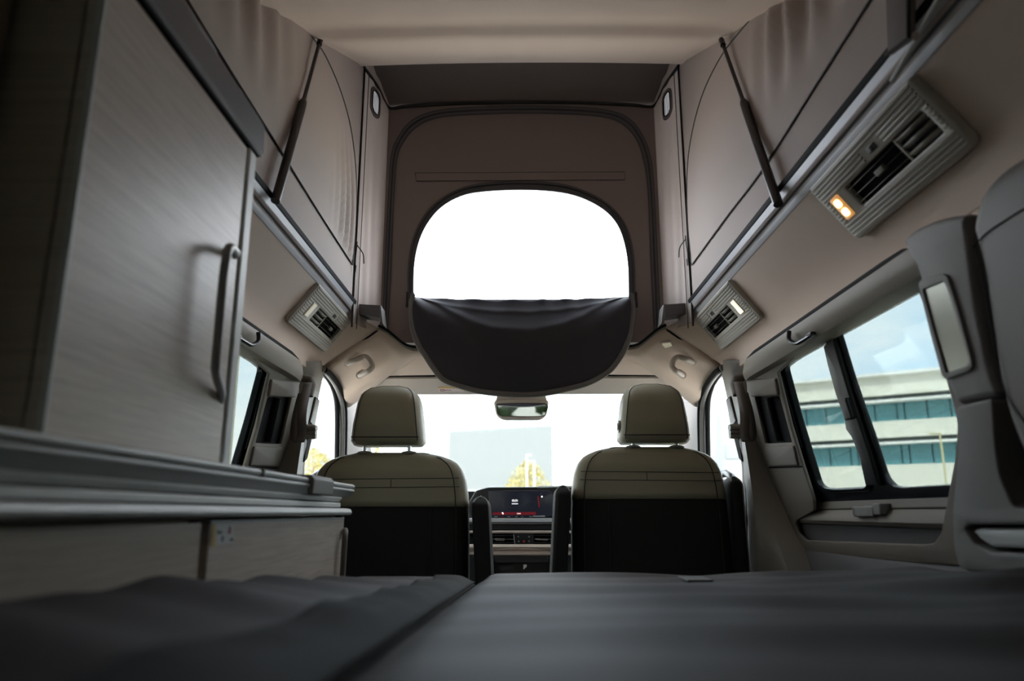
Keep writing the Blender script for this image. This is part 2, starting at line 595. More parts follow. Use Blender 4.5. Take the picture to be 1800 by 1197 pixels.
# dark roof nose in front of the lining, seen under the lip
rings = []
for (y, z) in ((2.30, 2.60), (2.42, 2.585), (2.52, 2.545), (2.60, 2.50), (2.66, 2.452), (2.70, 2.40)):
    rings.append([Vector((lerp(-0.64, 0.64, i / 24), y, z + 0.012 * (1 - (i / 12 - 1) ** 2))) for i in range(25)])
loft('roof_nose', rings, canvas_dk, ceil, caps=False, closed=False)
rings = []
for (y, z) in ((0.45, 1.62), (1.5, roof_z(1.5) + 0.10), (2.42, roof_z(2.42) + 0.13), (2.60, 2.60), (2.74, 2.47), (2.78, 2.36)):
    rings.append([Vector((lerp(-0.72, 0.72, i / 10), y, z)) for i in range(11)])
loft('roof_skin', rings, body, ceil, caps=False, closed=False, solid=0.02)
for sx in (-1, 1):
    grid('roof_edge', lambda u, v: Vector((sx * lerp(0.635, 0.70, v), lerp(0.5, 2.74, u), (roof_z(lerp(0.5, 2.74, u)) if u < 0.86 else lerp(roof_z(2.43), 2.40, (u - 0.86) / 0.14)) + 0.03 + 0.06 * v)), 20, 2, roofliner, ceil)

# ---- tent bellows
tent = thing('roof_tent', 'taupe canvas bellows of the pop-up roof with arched front window', 'tent', (0, 1.7, 1.57))
FRT = Pl((0, FRONT_Y, 0), (1, 0, 0), (0, 0, 1))                         # N = +Y ? -> towards the cabin is -Y
FRT.N = Vector((0, -1, 0))
arch = FRT.px([(727, 520), (728, 470), (735, 430), (750, 395), (775, 365), (810, 345), (850, 337), (915, 334), (975, 337), (1020, 347), (1060, 368), (1085, 395), (1098, 430), (1104, 470), (1105, 520)])
arch = [tuple(p)[:2] for p in smoothline([Vector((a, b, 0)) for a, b in arch], 4)]
arch2 = FRT.px([(717, 528), (717, 470), (724, 425), (741, 386), (769, 354), (808, 332), (850, 322), (915, 318), (978, 322), (1024, 334), (1067, 357), (1096, 388), (1110, 425), (1116, 470), (1117, 528)])
arch2 = [tuple(p)[:2] for p in smoothline([Vector((a, b, 0)) for a, b in arch2], 4)]
hole = arch + [(arch[-1][0], 1.40), (arch[0][0], 1.40)]
outer = [(-0.545, 1.40), (0.545, 1.40), (0.537, 2.452), (0.25, 2.470), (0, 2.474), (-0.25, 2.470), (-0.533, 2.456)]
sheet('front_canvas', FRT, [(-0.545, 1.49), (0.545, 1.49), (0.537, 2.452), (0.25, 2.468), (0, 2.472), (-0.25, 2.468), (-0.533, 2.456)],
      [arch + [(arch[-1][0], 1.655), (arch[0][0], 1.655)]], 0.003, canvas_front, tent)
def band(name, pl, path_o, path_i, m, parent, w=0.004, th=0.004):
    """cloth band between two equally long open lines"""
    return sheet(name, pl, list(path_o) + list(path_i)[::-1], [], th, m, parent, w0=w)
band('window_zip_tape', FRT, arch2, arch, zipcloth, tent)
mid = [((a[0] * 0.62 + b[0] * 0.38), (a[1] * 0.62 + b[1] * 0.38)) for a, b in zip(arch2, arch)]
tube('zip', [FRT.p3(u, v, 0.006) for u, v in mid], 0.0022, piping, tent, n=6)
tube('zip_edge', [FRT.p3(u, v, 0.0055) for u, v in [((a[0] * 0.8 + b[0] * 0.2), (a[1] * 0.8 + b[1] * 0.2)) for a, b in zip(arch2, arch)]], 0.0008, binding, tent, n=4)
big_o = FRT.px([(671, 605), (676, 470), (683, 330), (688, 270), (700, 240), (722, 213), (760, 196), (820, 189), (915, 186), (1010, 188), (1075, 195), (1108, 210), (1130, 238), (1144, 275), (1150, 330), (1157, 470), (1163, 605)])
big_i = FRT.px([(681, 605), (688, 470), (694, 335), (699, 278), (710, 250), (730, 226), (764, 209), (820, 203), (915, 200), (1008, 202), (1068, 208), (1098, 222), (1119, 247), (1131, 282), (1138, 335), (1144, 470), (1150, 605)])
big_o = [tuple(p)[:2] for p in smoothline([Vector((a, b, 0)) for a, b in big_o], 4)]
big_i = [tuple(p)[:2] for p in smoothline([Vector((a, b, 0)) for a, b in big_i], 4)]
band('panel_zip_tape', FRT, big_o, big_i, zipcloth, tent)
for f in (0.25, 0.5, 0.75):
    tube('panel_zip_seam', [FRT.p3(lerp(a[0], b[0], f), lerp(a[1], b[1], f), 0.0045) for a, b in zip(big_o, big_i)], 0.0013, piping if f == 0.5 else binding, tent, n=5)
stp = FRT.px([(730, 305), (1098, 303), (1098, 317), (732, 319)])
sheet('sewn_strip', FRT, rp(stp, 0.002), [], 0.004, canvas_front, tent, w0=0.005, edge=0.001)
tube('strip_seam', [FRT.p3(u, v, 0.005) for u, v in stp] + [FRT.p3(*stp[0], 0.005)], 0.0011, stitch, tent, n=5)
# side canvas with window covers
side_win = {}
def canvas_ripple(y, z, s):
    r = 0.0
    if s < 0:      # folds near the front edge of the left cover
        r += 0.011 * sm(2.02, 2.30, y) * sm(2.30, 1.85, z) * math.sin(y * 95 + z * 16 + 1.3 * math.sin(z * 9))
    r += 0.022 * sm(1.75, 1.3, y) * sm(1.72, 2.0, z) * math.sin(y * 46 + z * 10) * (1 if s > 0 else 0.5)
    return r
for s in (1, -1):
    XS = mx(0.595, s)
    def side(u, v):
        y = lerp(0.60, 2.456, u)
        zt = min(roof_z(y) + 0.03, 2.55) if y < 2.38 else 2.60
        z = lerp(1.56, zt, v)
        return Vector((XS, y, z))
    grid('side_canvas', side, 40, 20, canvas, tent, solid=0.002)
    # angled corner piece with the small vent window
    A0, B0 = Vector((XS, 2.45, 0)), Vector((mx(0.534, s), FRONT_Y, 0))
    def corner(u, v):
        z = lerp(1.518, lerp(2.62, 2.52, u), v)
        wv = 0.004 * math.sin(u * 21 + z * 3) * (1 - 0.6 * v) * (1 - abs(2 * u - 1))
        return Vector((lerp(A0.x, B0.x, u) - s * wv, lerp(A0.y, B0.y, u) - wv, z))
    CP = Pl((XS, 2.45, 0), (B0 - A0).normalized(), (0, 0, 1))
    CP.N = CP.N if CP.N.y < 0 else -CP.N
    L = (B0 - A0).length
    if s < 0:
        vp = CP.px([(650, 155), (656, 157), (667, 185), (668, 205), (663, 205), (652, 185)])
    else:
        vp = CP.px([(1182, 157), (1185, 170), (1176, 198), (1167, 207), (1163, 200), (1172, 170)])
    cu = (min(p[0] for p in vp) + max(p[0] for p in vp)) / 2 / L
    cz = (min(p[1] for p in vp) + max(p[1] for p in vp)) / 2
    hw, hh = 0.027, 0.046
    cu = min(max(cu, 0.45), 0.55)
    def inwin(u, v):
        z = lerp(1.518, lerp(2.62, 2.52, u), v)
        return abs(u * L - cu * L) < hw * 0.95 and abs(z - cz) < hh
    grid('corner_canvas', corner, 24, 80, canvas, tent, skip=inwin)
    win = rp([(cu * L - hw, cz - hh), (cu * L + hw, cz - hh), (cu * L + hw, cz + hh), (cu * L - hw, cz + hh)], 0.03)
    ringo = rp([(cu * L - hw - .012, cz - hh - .014), (cu * L + hw + .012, cz - hh - .014), (cu * L + hw + .012, cz + hh + .014), (cu * L - hw - .012, cz + hh + .014)], 0.04)
    sheet('vent_window_border', CP, ringo, [win], 0.004, canvas_dk, tent, w0=0.004)
    tube('vent_window_piping', [CP.p3(u, v, 0.005) for u, v in win], 0.0025, piping, tent, n=5, closed=True)
    sheet('vent_window_pane', CP, win, [], 0.001, vinyl, tent, w0=0.0)
    for q in range(1, 5):
        uu = cu * L - hw + 2 * hw * q / 5
        tube('vent_window_rib', [CP.p3(uu, cz - hh * 0.9, 0.001), CP.p3(uu, cz + hh * 0.9, 0.001)], 0.0012, binding, tent, n=4)
    # pipings
    tube('corner_piping', [Vector((XS - s * 0.004, 2.45, z)) for z in [1.5 + 0.1 * k for k in range(11)]], 0.0035, piping, tent, n=6)
    tube('corner_seam', [Vector((lerp(A0.x, B0.x, 0.16) - s * 0.004, lerp(A0.y, B0.y, 0.16) - 0.003, z)) for z in [1.5 + 0.1 * k for k in range(11)]], 0.0016, stitch, tent, n=5)
    tube('top_piping', smoothline([(XS, 2.44, 2.50), (lerp(A0.x, B0.x, .5), lerp(A0.y, B0.y, .5), 2.488), (B0.x, B0.y - 0.006, 2.452), (0.45 * s, FRONT_Y - 0.006, 2.455), (0.25 * s, FRONT_Y - 0.006, 2.466), (0, FRONT_Y - 0.006, 2.470)], 6), 0.007, piping, tent, n=6)
    # zipped window cover on the side canvas
    SP = Pl((XS, 0, 0), (0, 1, 0), (0, 0, 1))
    SP.N = Vector((-s, 0, 0))
    if s > 0:
        lower = [(1218, 466), (1280, 381), (1340, 302), (1437, 150), (1528, 8), (1600, -110)]
        upper = [(1218, 466), (1212, 400), (1210, 340), (1212, 280), (1222, 220), (1240, 160), (1270, 100), (1302, 58), (1340, 18), (1420, -30), (1500, -95)]
    else:
        lower = [(618, 466), (560, 376), (508, 293), (462, 220), (400, 122), (330, 8), (270, -95)]
        upper = [(618, 466), (622, 400), (624, 340), (622, 285), (613, 220), (596, 160), (570, 100), (548, 68), (515, 22), (450, -22), (370, -85)]
    lo3 = [SP.p3(*q, 0) for q in SP.px(lower)]
    up3 = [SP.p3(*q, 0) for q in SP.px(upper)]
    # the cover: region between the two lines, slightly proud of the canvas
    lo_s = smoothline(lo3, 6)
    up_s = smoothline(up3, 6)
    def resample(l, n):
        d = [0]
        for a, b in zip(l, l[1:]):
            d.append(d[-1] + (b - a).length)
        out, k = [], 0
        for i in range(n + 1):
            t = d[-1] * i / n
            while k < len(d) - 2 and d[k + 1] < t:
                k += 1
            f = (t - d[k]) / max(1e-9, d[k + 1] - d[k])
            out.append(l[k].lerp(l[k + 1], f))
        return out
    lo_r, up_r = resample(lo_s, 60), resample(up_s, 60)
    def cover(u, v, lo_r=lo_r, up_r=up_r, s=s):
        k = u * 60
        i = min(59, int(k))
        a = lo_r[i].lerp(lo_r[i + 1], k - i)
        b = up_r[i].lerp(up_r[i + 1], k - i)
        p = a.lerp(b, v)
        bl = 4 * v * (1 - v)
        p.x -= s * (0.004 + 0.006 * bl * min(1, u * 4) + canvas_ripple(p.y, p.z, s) * min(1, bl * 2.0))
        return p
    grid('window_cover', cover, 60, 40, canvas, tent, sharp=180)
    tube('cover_seam', [Vector((p.x - s * 0.005, p.y, p.z)) for p in lo_r], 0.0017, piping, tent, n=5)
    tube('cover_seam', [Vector((p.x - s * 0.004, p.y, p.z)) for p in up_r], 0.0020, stitch, tent, n=5)
    tube('cover_seam', [Vector((p.x - s * 0.003, p.y + 0.012, p.z + 0.008)) for p in up_r], 0.0010, stitch, tent, n=5)
    # draw cord with a little knot
    cx, cy = (1213, 425) if s > 0 else (620, 436)
    q = SP.p3(*SP.px([(cx, cy)])[0], 0)
    tube('draw_cord', smoothline([q + Vector((-s * .01, .02, .03)), q + Vector((-s * .014, .0, .0)), q + Vector((-s * .014, -.012, -.05)), q + Vector((-s * .012, .004, -.085)), q + Vector((-s * .012, .012, -.06))], 6), 0.0022, piping, tent, n=5)
    tube('draw_cord', smoothline([q + Vector((-s * .014, .004, .012)), q + Vector((-s * .03, .03, -.01)), q + Vector((-s * .034, .035, -.045))], 6), 0.0022, piping, tent, n=5)

# zip pullers and loops at the ends of the arched window
flap = thing('window_flap', 'dark anthracite window flap unzipped and hanging from the front canvas', 'flap', (0, 2.6, 1.3))
FP = Pl((0, 2.575, 0), (1, 0, 0), (0, 0, 1))
FP.N = Vector((0, -1, 0))
bot_px = [(722, 515), (719, 545), (722, 578), (731, 606), (745, 628), (758, 648), (775, 668), (800, 679), (840, 690), (880, 695), (915, 697), (952, 695), (995, 687), (1035, 676), (1062, 662), (1080, 648), (1098, 622), (1109, 596), (1113, 570), (1116, 542), (1113, 515)]
bot = smoothline([Vector((*q, 0)) for q in FP.px(bot_px)], 4)
nb = len(bot) - 1
x0f, x1f = bot[0].x, bot[-1].x
ztop = FP.px([(722, 515)])[0][1]
def flapf(u, v):
    k = u * nb
    i = min(nb - 1, int(k))
    b = bot[i].lerp(bot[i + 1], k - i)
    xt = lerp(x0f, x1f, u)
    x = lerp(xt, b.x, sm(0, 1, v) * 0.6 + 0.4 * v)
    sag = 0.010 * math.sin(math.pi * u)
    rip = 0.0020 * math.sin(u * 47 + 1.5 * math.sin(u * 9)) * math.sin(math.pi * u)
    zt = ztop - sag + rip * 0.8
    z = lerp(zt, b.y, v)
    bulge = 0.020 * math.sin(math.pi * min(1, v * 1.05)) * math.sin(math.pi * u)
    fold = 0.004 * math.exp(-((v - 0.30 * math.sin(math.pi * u) - 0.05) / 0.05) ** 2) + 0.003 * math.exp(-((v - 0.14) / 0.03) ** 2)
    yy = 2.640 - 0.055 * sm(-0.10, 0.55, v) - bulge - fold - 1.6 * rip * math.exp(-v * 9)
    return Vector((x, yy, z))
grid('flap_cloth', flapf, 96, 48, flapcloth, flap, solid=0.0016, sharp=180)
edge_pts = [flapf(i / 96, 1.0) for i in range(97)]
def bindf(u, v):
    a = flapf(u, 1.0)
    c = Vector((0, 0, ztop - 0.10))
    d = (Vector((c.x, 0, c.z)) - Vector((a.x, 0, a.z))).normalized()
    return Vector((a.x, a.y - 0.003, a.z)) + Vector((d.x, 0, d.z)) * (v * 0.018 - 0.001)
grid('flap_binding', bindf, 96, 2, binding, flap, solid=0.001)
tube('flap_edge', [p + Vector((0, -0.002, -0.002)) for p in edge_pts], 0.0020, stitchlight, flap, n=5)
for px in ((716, 520), (1118, 520)):
    q = P(*px, Y=2.635)
    tube('zip_puller', [q + Vector((0, 0, 0.015)), q, q + Vector((0, -0.003, -0.045))], 0.005, piping, flap, n=6, flat=((0, 1, 0), 0.5))
    q2 = P(px[0] + (9 if px[0] < 900 else -9), 518, Y=2.60)
    tube('corner_loop', [q2 + Vector((0, 0, 0.006)), q2 + Vector((0, -0.004, -0.02)), q2 + Vector((-0.006 if px[0] < 900 else 0.006, 0.0, -0.05))], 0.009, binding, flap, n=6, flat=((0, 1, 0), 0.25))

# ---- roof rails along the opening
for s, nm in ((1, 'right'), (-1, 'left')):
    t = thing('roof_rail', 'twin aluminium roof rail with black rubber seal on the ' + nm + ' side of the pop-top', 'rail', (0.605 * s, 1.5, 1.53), group='roof rails')
    y0, y1 = (0.45, 2.53)
    prism('rail', [(0.6005, 1.566), (0.6075, 1.549), (0.614, 1.541), (0.622, 1.545), (0.622, 1.580), (0.604, 1.585)], y0, y1, alu, t, bevel=0.002, s=s)
    prism('rail', [(0.5890, 1.586), (0.5965, 1.568), (0.602, 1.568), (0.606, 1.59), (0.592, 1.596)], y0, y1, alu, t, bevel=0.002, s=s)
    prism('groove', [(0.597, 1.568), (0.602, 1.560), (0.606, 1.563), (0.606, 1.572)], y0, y1, alu_dark, t, s=s)
    prism('rubber_seal', [(0.5845, 1.602), (0.5865, 1.588), (0.591, 1.584), (0.597, 1.602)], y0, y1 + 0.03, rubber, t, bevel=0.003, s=s)

# ---- gas struts
for s, nm, a, b, c in ((-1, 'left', (562, 74), (532, 182), (484, 353)), (1, 'right', (1270, 76), (1308, 182), (1368, 359))):
    X = mx(0.575, s)
    A, B, D = P(*a, X=X), P(*b, X=X), P(*c, X=X)
    t = thing('gas_strut', 'black gas strut holding up the roof in front of the ' + nm + ' canvas', 'strut', D, group='gas struts')
    tube('piston_rod', [A, B], 0.0052, blackplast, t, n=10)
    tube('cylinder', [B + (A - B).normalized() * 0.012, B, D], 0.0108, blackplast, t, n=12, taper=lambda k: 0.75 if k == 0 else 1)
    tube('ball_joint', [A + (A - B).normalized() * 0.02, A - (A - B).normalized() * 0.012], 0.008, blackplast, t, n=10)

# ---- headliner valances between rail and doors
VPROF = [(0.604, 1.556), (0.614, 1.543), (0.640, 1.512), (0.670, 1.474), (0.700, 1.437), (0.716, 1.405), (0.722, 1.375), (0.720, 1.347), (0.735, 1.340)]
GAP = resample_px = [(1170, 576), (1207, 602), (1244, 627), (1262, 628), (1273, 637)]
def along(pts, t):
    d = [0]
    for a, b in zip(pts, pts[1:]):
        d.append(d[-1] + math.dist(a, b))
    x = t * d[-1]
    for i in range(len(pts) - 1):
        if x <= d[i + 1] + 1e-9:
            f = (x - d[i]) / (d[i + 1] - d[i])
            return tuple(lerp(p, q, f) for p, q in zip(pts[i], pts[i + 1]))
    return pts[-1]
VE = []
for k in range(len(VPROF)):
    t = k / (len(VPROF) - 1)
    VE.append(P(*along(GAP, t), Y=lerp(2.56, 2.62, t)))
for s, nm, num in ((1, 'right', 3), (-1, 'left', 4)):
    rings = []
    for y in [lerp(-0.45, 2.46, i / 14) for i in range(15)]:
        rings.append([Vector((mx(x, s), y, z)) for (x, z) in VPROF])
    for i in range(1, 9):
        t = i / 8
        row = []
        for (x, z), e in zip(VPROF, VE):
            p0, p1, p2 = Vector((x, 2.46, z)), Vector((x, lerp(2.46, e.y, 0.6), z)), e
            p = p0 * (1 - t) ** 2 + p1 * 2 * t * (1 - t) + p2 * t * t
            row.append(Vector((mx(p.x, s), p.y, p.z)))
        rings.append(row)
    o = loft('trim_%d' % num, rings, headliner, caps=False, closed=False, solid=0.006)
    tag(o, 'beige headliner strip below the roof rail on the ' + nm, 'headliner', kind='structure')
    t = tube('trim_%d' % (num + 2), [Vector((mx(0.716, s), 1.235, 1.300)), Vector((mx(0.714, s), 1.255, 1.328)), Vector((mx(0.711, s), 1.30, 1.346))] + [Vector((mx(0.711, s), y, 1.348)) for y in (1.36, 1.6, 2.0, 2.18)] + [Vector((mx(0.711, s), 2.25, 1.340)), Vector((mx(0.713, s), 2.29, 1.318))], 0.010, rubber, n=8)
    tag(t, 'black rubber gap seal above the ' + nm + ' sliding door', 'seal', kind='structure')
    t = tube('trim_%d' % (num + 4), [Vector((mx(e.x, s), e.y + 0.004, e.z - 0.003)) for e in VE], 0.005, rubber, n=6)
    tag(t, 'dark joint line at the front end of the ' + nm + ' headliner strip', 'joint', kind='structure')
    # grey end block of the folded bellows on the front corner
    bx = thing('bellows_block', 'dark grey end block of the roof bellows at the ' + nm + ' front corner', 'end block', (0.55 * s, 2.53, 1.55), group='bellows end blocks')
    prism('block', [(0.500, 1.545), (0.595, 1.560), (0.595, 1.598), (0.507, 1.592)], 2.50, 2.56, alu_dark, bx, bevel=0.003, s=s)
    prism('end_plate', [(0.492, 1.520), (0.506, 1.540), (0.508, 1.592), (0.502, 1.590)], 2.49, 2.57, trimgrey2, bx, bevel=0.002, s=s)

# ---- front header with sun visors
AP = Pl((0.735, 0, 1.2), (0, 1, 0), (-0.10, 0, 1))
AP.N = AP.N if AP.N.x < 0 else -AP.N
def apx(px, py):
    return AP.p3(*AP.px([(px, py)])[0], 0.0)
inner = [P(1170, 577, Y=2.562), P(1155, 585, Y=2.572), P(1141, 596, Y=2.582), P(1130, 605, Y=2.592), P(1121, 611, Y=2.600), P(1110, 614, Y=2.612), P(1095, 614.5, Y=2.618), P(1060, 615, Y=2.622), P(1000, 615, Y=2.624), P(915, 615, Y=2.625)]
outer_ = [P(1273, 639, Y=2.622), apx(1266, 651), apx(1253, 664), apx(1244, 682), apx(1237, 706), Vector((0.705, 2.97, 1.300)), P(1201, 688, Y=2.93), P(1189, 664, Y=2.83), P(1100, 658, Y=2.806), P(915, 657, Y=2.805)]
inner = [Vector((mx(p.x, -1), p.y, p.z)) for p in inner[:-1]] + [inner[-1]] + inner[-2::-1]
outer_ = [Vector((mx(p.x, -1), p.y, p.z)) for p in outer_[:-1]] + [outer_[-1]] + outer_[-2::-1]
inner_s, outer_s = smoothline(inner, 6), smoothline(outer_, 6)
rings = []
for v in range(9):
    t = v / 8
    row = []
    for a, b in zip(inner_s, outer_s):
        p = a.lerp(b, t)
        corner_ = sm(0.35, 0.55, abs(a.x))
        p.z += (0.016 * corner_ - 0.010 * (1 - corner_)) * math.sin(math.pi * t)
        row.append(p)
    rings.append(row)
header = o = loft('trim_9', rings, headliner, caps=False, closed=False, solid=0.004)
tag(o, 'beige front header lining above the seats', 'headliner', kind='structure')
o = tube('trim_10', [p + Vector((0, -0.004, 0.004)) for p in inner_s], 0.006, trimgrey, n=6)
tag(o, 'edge welt along the front of the roof opening', 'trim', kind='structure')
o = tube('trim_15', [p + Vector((0, -0.012, 0.010)) for p in inner_s], 0.005, rubber, n=6)
tag(o, 'black seal behind the edge welt of the roof opening', 'seal', kind='structure')
VIS = Pl((0, 2.805, 1.394), (1, 0, 0), (0, 0.145, -0.042))
VIS.N = VIS.N if VIS.N.z < 0 else -VIS.N
for sx, nm in ((-1, 'left'), (1, 'right')):
    t = thing('sun_visor', 'beige sun visor folded up above the ' + nm + ' seat', 'sun visor', (0.3 * sx, 2.88, 1.35), group='sun visors')
    sheet('visor_panel', VIS, rp([(sx * 0.065, 0.03), (sx * 0.59, 0.03), (sx * 0.585, 0.99), (sx * 0.065, 0.99)], 0.02), [], 0.014, lightplast, t, w0=0.010, edge=0.004)
    tube('visor_seam', [VIS.p3(sx * 0.60, 0.6, 0.0), VIS.p3(sx * 0.60, 0.08, 0.0), VIS.p3(sx * 0.585, -0.01, 0.0), VIS.p3(sx * 0.08, -0.01, 0.0)], 0.004, rubber, t, n=6)
    if sx < 0:
        st = VIS.px([(769, 672), (800, 672), (800, 681), (769, 681)])
        st = [(st[0][0], 0.50), (st[0][0] + 0.10, 0.50), (st[0][0] + 0.10, 0.78), (st[0][0], 0.78)]
        stick = sheet('warning_sticker', VIS, st, [], 0.001, labelpink, t, w0=0.0112)
        sheet('sticker_header', VIS, [(st[0][0], 0.50), (st[1][0], 0.50), (st[1][0], 0.58), (st[0][0], 0.58)], [], 0.001, labelyellow, stick, w0=0.0118)
        cc = [VIS.p3(st[0][0] + 0.015 + 0.010 * math.cos(k * 0.5236), 0.69 + 0.05 * math.sin(k * 0.5236), 0.0118) for k in range(12)]
        tube('sticker_print', cc, 0.0012, labelred, stick, n=4, closed=True)
        tube('sticker_print', [VIS.p3(st[0][0] + 0.025 + 0.005 * k, 0.69 + (0.03 if k % 2 else -0.02), 0.0118) for k in range(6)], 0.0010, labelred, stick, n=4)
o = sheet('trim_11', VIS, [(-0.70, 0.0), (0.70, 0.0), (0.66, 1.12), (-0.66, 1.12)], [], 0.012, lightplast, w0=-0.006)
tag(o, 'beige header panel behind the sun visors', 'headliner', kind='structure')

# ---- windscreen
WS = Pl((0, 2.96, 1.372), (1, 0, 0), (0, 0.95, -0.43))
WS.N = WS.N if WS.N.z < 0 else -WS.N
o = sheet('window_2', WS, rp([(-0.66, 0.0), (0.66, 0.0), (0.76, 1.0), (-0.76, 1.0)], 0.04), [], 0.005, clear)
tag(o, 'clear windscreen in front of the seats', 'windscreen', kind='structure')

# ---- interior mirror
mir = thing('rear_view_mirror', 'interior rear view mirror with pale housing hanging from the windscreen', 'mirror', P(915, 739, Y=2.9))
MP = Pl((0, 2.90, 0), (1, 0, 0), (0, 0, 1))
MP.N = Vector((0, -1, 0))
hs = MP.px([(867, 702), (966, 702), (961, 730), (950, 738), (884, 738), (872, 730)])
sheet('housing', MP, rp(hs, 0.02), [], 0.03, lightplast, mir, w0=0.0, edge=0.008)
gs = MP.px([(872, 710), (905, 709), (960, 709), (964, 716), (958, 732), (930, 733), (880, 732), (874, 728)])
sheet('frame', MP, rp(gs, 0.008), [], 0.006, blackplast, mir, w0=0.004, edge=0.001)
gc = Vector((sum(p[0] for p in gs) / len(gs), sum(p[1] for p in gs) / len(gs)))
gi = [(gc.x + (a - gc.x) * 0.97, gc.y + (b - gc.y) * 0.90) for a, b in gs]
MG = Pl((gc.x, 2.8955, gc.y), (1, 0.0, 0), (0, -0.085, 1))
MG.N = MG.N if MG.N.y < 0 else -MG.N
sheet('mirror_glass', MG, rp([(a - gc.x, b - gc.y) for a, b in gi], 0.008), [], 0.001, mirrorglass, mir, w0=0.002)
mt = MP.px([(875, 690), (958, 690), (962, 704), (871, 704)])
sheet('mount', MP, mt, [], 0.06, lightplast, mir, w0=-0.01, edge=0.004)

# ------------------------------------------------------------------ overhead air vents with lamps
def vent(label, s, y0, y1, gr, bar, swy, tab, lamp, kinds):
    """ribbed panel from y0 (rear) to y1 (front) with a louvred grille gr, a switch and a lamp"""
    a, b = Vector((0.613, 0, 1.546)), Vector((0.702, 0, 1.434))
    V = (a - b)
    H = V.length
    V.normalize()
    pl = Pl((b.x, 0, b.z), (0, 1, 0), V)
    pl.N = pl.N if pl.N.x < 0 else -pl.N
    c = pl.p3((y0 + y1) / 2, 0, 0)
    t = thing('air_vent', label, 'air vent', (mx(c.x, s), c.y, c.z - 0.02), group='overhead air vents')
    W0 = 0.014
    g0, g1 = gr
    l0, l1 = lamp
    v0, v1 = H * 0.30, H * 0.64
    rc = lambda a, b, c, d: [(a, c), (b, c), (b, d), (a, d)]
    sheet('panel', pl, rp(rc(y0, y1, -0.004, H - 0.002), [0.02, 0.02, 0.010, 0.010]), [rp(rc(g0, g1, v0, v1), 0.006)], 0.018, ventplast, t, w0=W0, edge=0.004, s=s)
    n = 16
    for k in range(n):
        v = H * (0.05 + 0.88 * k / (n - 1))
        segs = [(y0 + 0.010, y1 - 0.010)]
        if v0 - 0.006 < v < v1 + 0.006:
            segs = [(y0 + 0.010, min(g0, l0) - 0.008), (max(g1, l1) + 0.008, y1 - 0.010)]
        elif v1 + 0.006 <= v < H * 0.84:
            segs = [(y0 + 0.010, swy - 0.036), (swy + 0.036, y1 - 0.010)]
        for (p, q) in segs:
            if q - p > 0.008:
                sheet('rib', pl, rc(p, q, v - 0.0022, v + 0.0022), [], 0.0030, ventplast, t, w0=W0 + 0.0024, edge=0.0010, s=s)
    sheet('grille_well', pl, rc(g0 - 0.004, g1 + 0.004, v0 - 0.004, v1 + 0.004), [], 0.001, rubber, t, w0=0.0022, s=s)
    for k in range(3):
        v = lerp(v0, v1, (k + 0.5) / 3.0)
        for (p, q, rear) in ((g0 + 0.002, bar - 0.002, True), (bar + 0.002, g1 - 0.002, False)):
            d = -0.004 if rear else 0.001
            pts = [pl.p3(p, v + (0.004 if rear else 0), W0 - 0.002), pl.p3(q, v + (0.004 if rear else 0), W0 - 0.002), pl.p3(q, v + d, W0 - 0.0105), pl.p3(p, v + d, W0 - 0.0105)]
            make('louvre', [Vector((mx(r.x, s), r.y, r.z)) for r in pts], [(0, 1, 2, 3)], ventplast if rear else trimgrey, t, solid=0.0012)
    sheet('cross_bar', pl, rc(bar - 0.002, bar + 0.002, v0, v1), [], 0.004, ventplast, t, w0=W0 - 0.001, s=s)
    vm = (v0 + v1) / 2
    sheet('louvre_tab', pl, rp(rc(tab - 0.016, tab + 0.016, vm - 0.005, vm + 0.007), 0.003), [], 0.008, trimgrey, t, w0=W0 + 0.001, edge=0.002, s=s)
    sv = H * 0.75
    sw = sheet('switch', pl, rp(rc(swy - 0.014, swy + 0.014, sv - 0.006, sv + 0.006), 0.002), [], 0.006, blackplast, t, w0=W0 + 0.002, edge=0.001, s=s)
    sheet('switch_cap', pl, rp(rc(swy - 0.002, swy + 0.010, sv - 0.0045, sv + 0.0045), 0.0015), [], 0.006, trimgrey2, sw, w0=W0 + 0.005, edge=0.001, s=s)
    fr = sheet('lamp', pl, rp(rc(l0 - 0.003, l1 + 0.003, v0 - 0.002, v1 + 0.002), 0.004), [], 0.004, kinds['frame'], t, w0=W0 + 0.002, edge=0.001, s=s)
    if kinds.get('two'):
        for (f0, f1) in ((0.08, 0.44), (0.54, 0.90)):
            sheet('led', pl, rp(rc(l0 + 0.004, l1 - 0.004, lerp(v0, v1, f0), lerp(v0, v1, f1)), 0.009), [], 0.003, kinds['lens'], fr, w0=W0 + 0.0035, s=s)
    else:
        sheet('lens', pl, rp(rc(l0, l1, v0 + 0.001, v1 - 0.001), 0.003), [], 0.003, kinds['lens'], fr, w0=W0 + 0.0035, edge=0.001, s=s)
        if kinds.get('glow'):
            sheet('led', pl, rp(rc(l0 + 0.004, l1 - 0.004, v0 + 0.003, v0 + 0.020), 0.006), [], 0.003, kinds['glow'], fr, w0=W0 + 0.0045, s=s)
    return t
vent('large ribbed air vent with two glowing amber reading lights, near the camera on the right', 1, 1.028, 1.437, (1.058, 1.340), 1.153, 1.203, 1.232, (1.376, 1.405), dict(frame=ledamber, lens=ledwarm, two=True))
vent('ribbed air vent with lit warm white lamp at the front right of the roof opening', 1, 2.056, 2.490, (2.182, 2.460), 2.273, 2.321, 2.377, (2.112, 2.143), dict(frame=ventplast, lens=ledpale, glow=ledwarm))
vent('ribbed air vent with unlit lamp at the front left of the roof opening', -1, 2.076, 2.510, (2.200, 2.478), 2.293, 2.341, 2.397, (2.132, 2.163), dict(frame=ventplast, lens=lensoff))

# ------------------------------------------------------------------ sliding doors and side trim
def mv(p, s):
    return Vector((mx(p[0], s), p[1], p[2]))

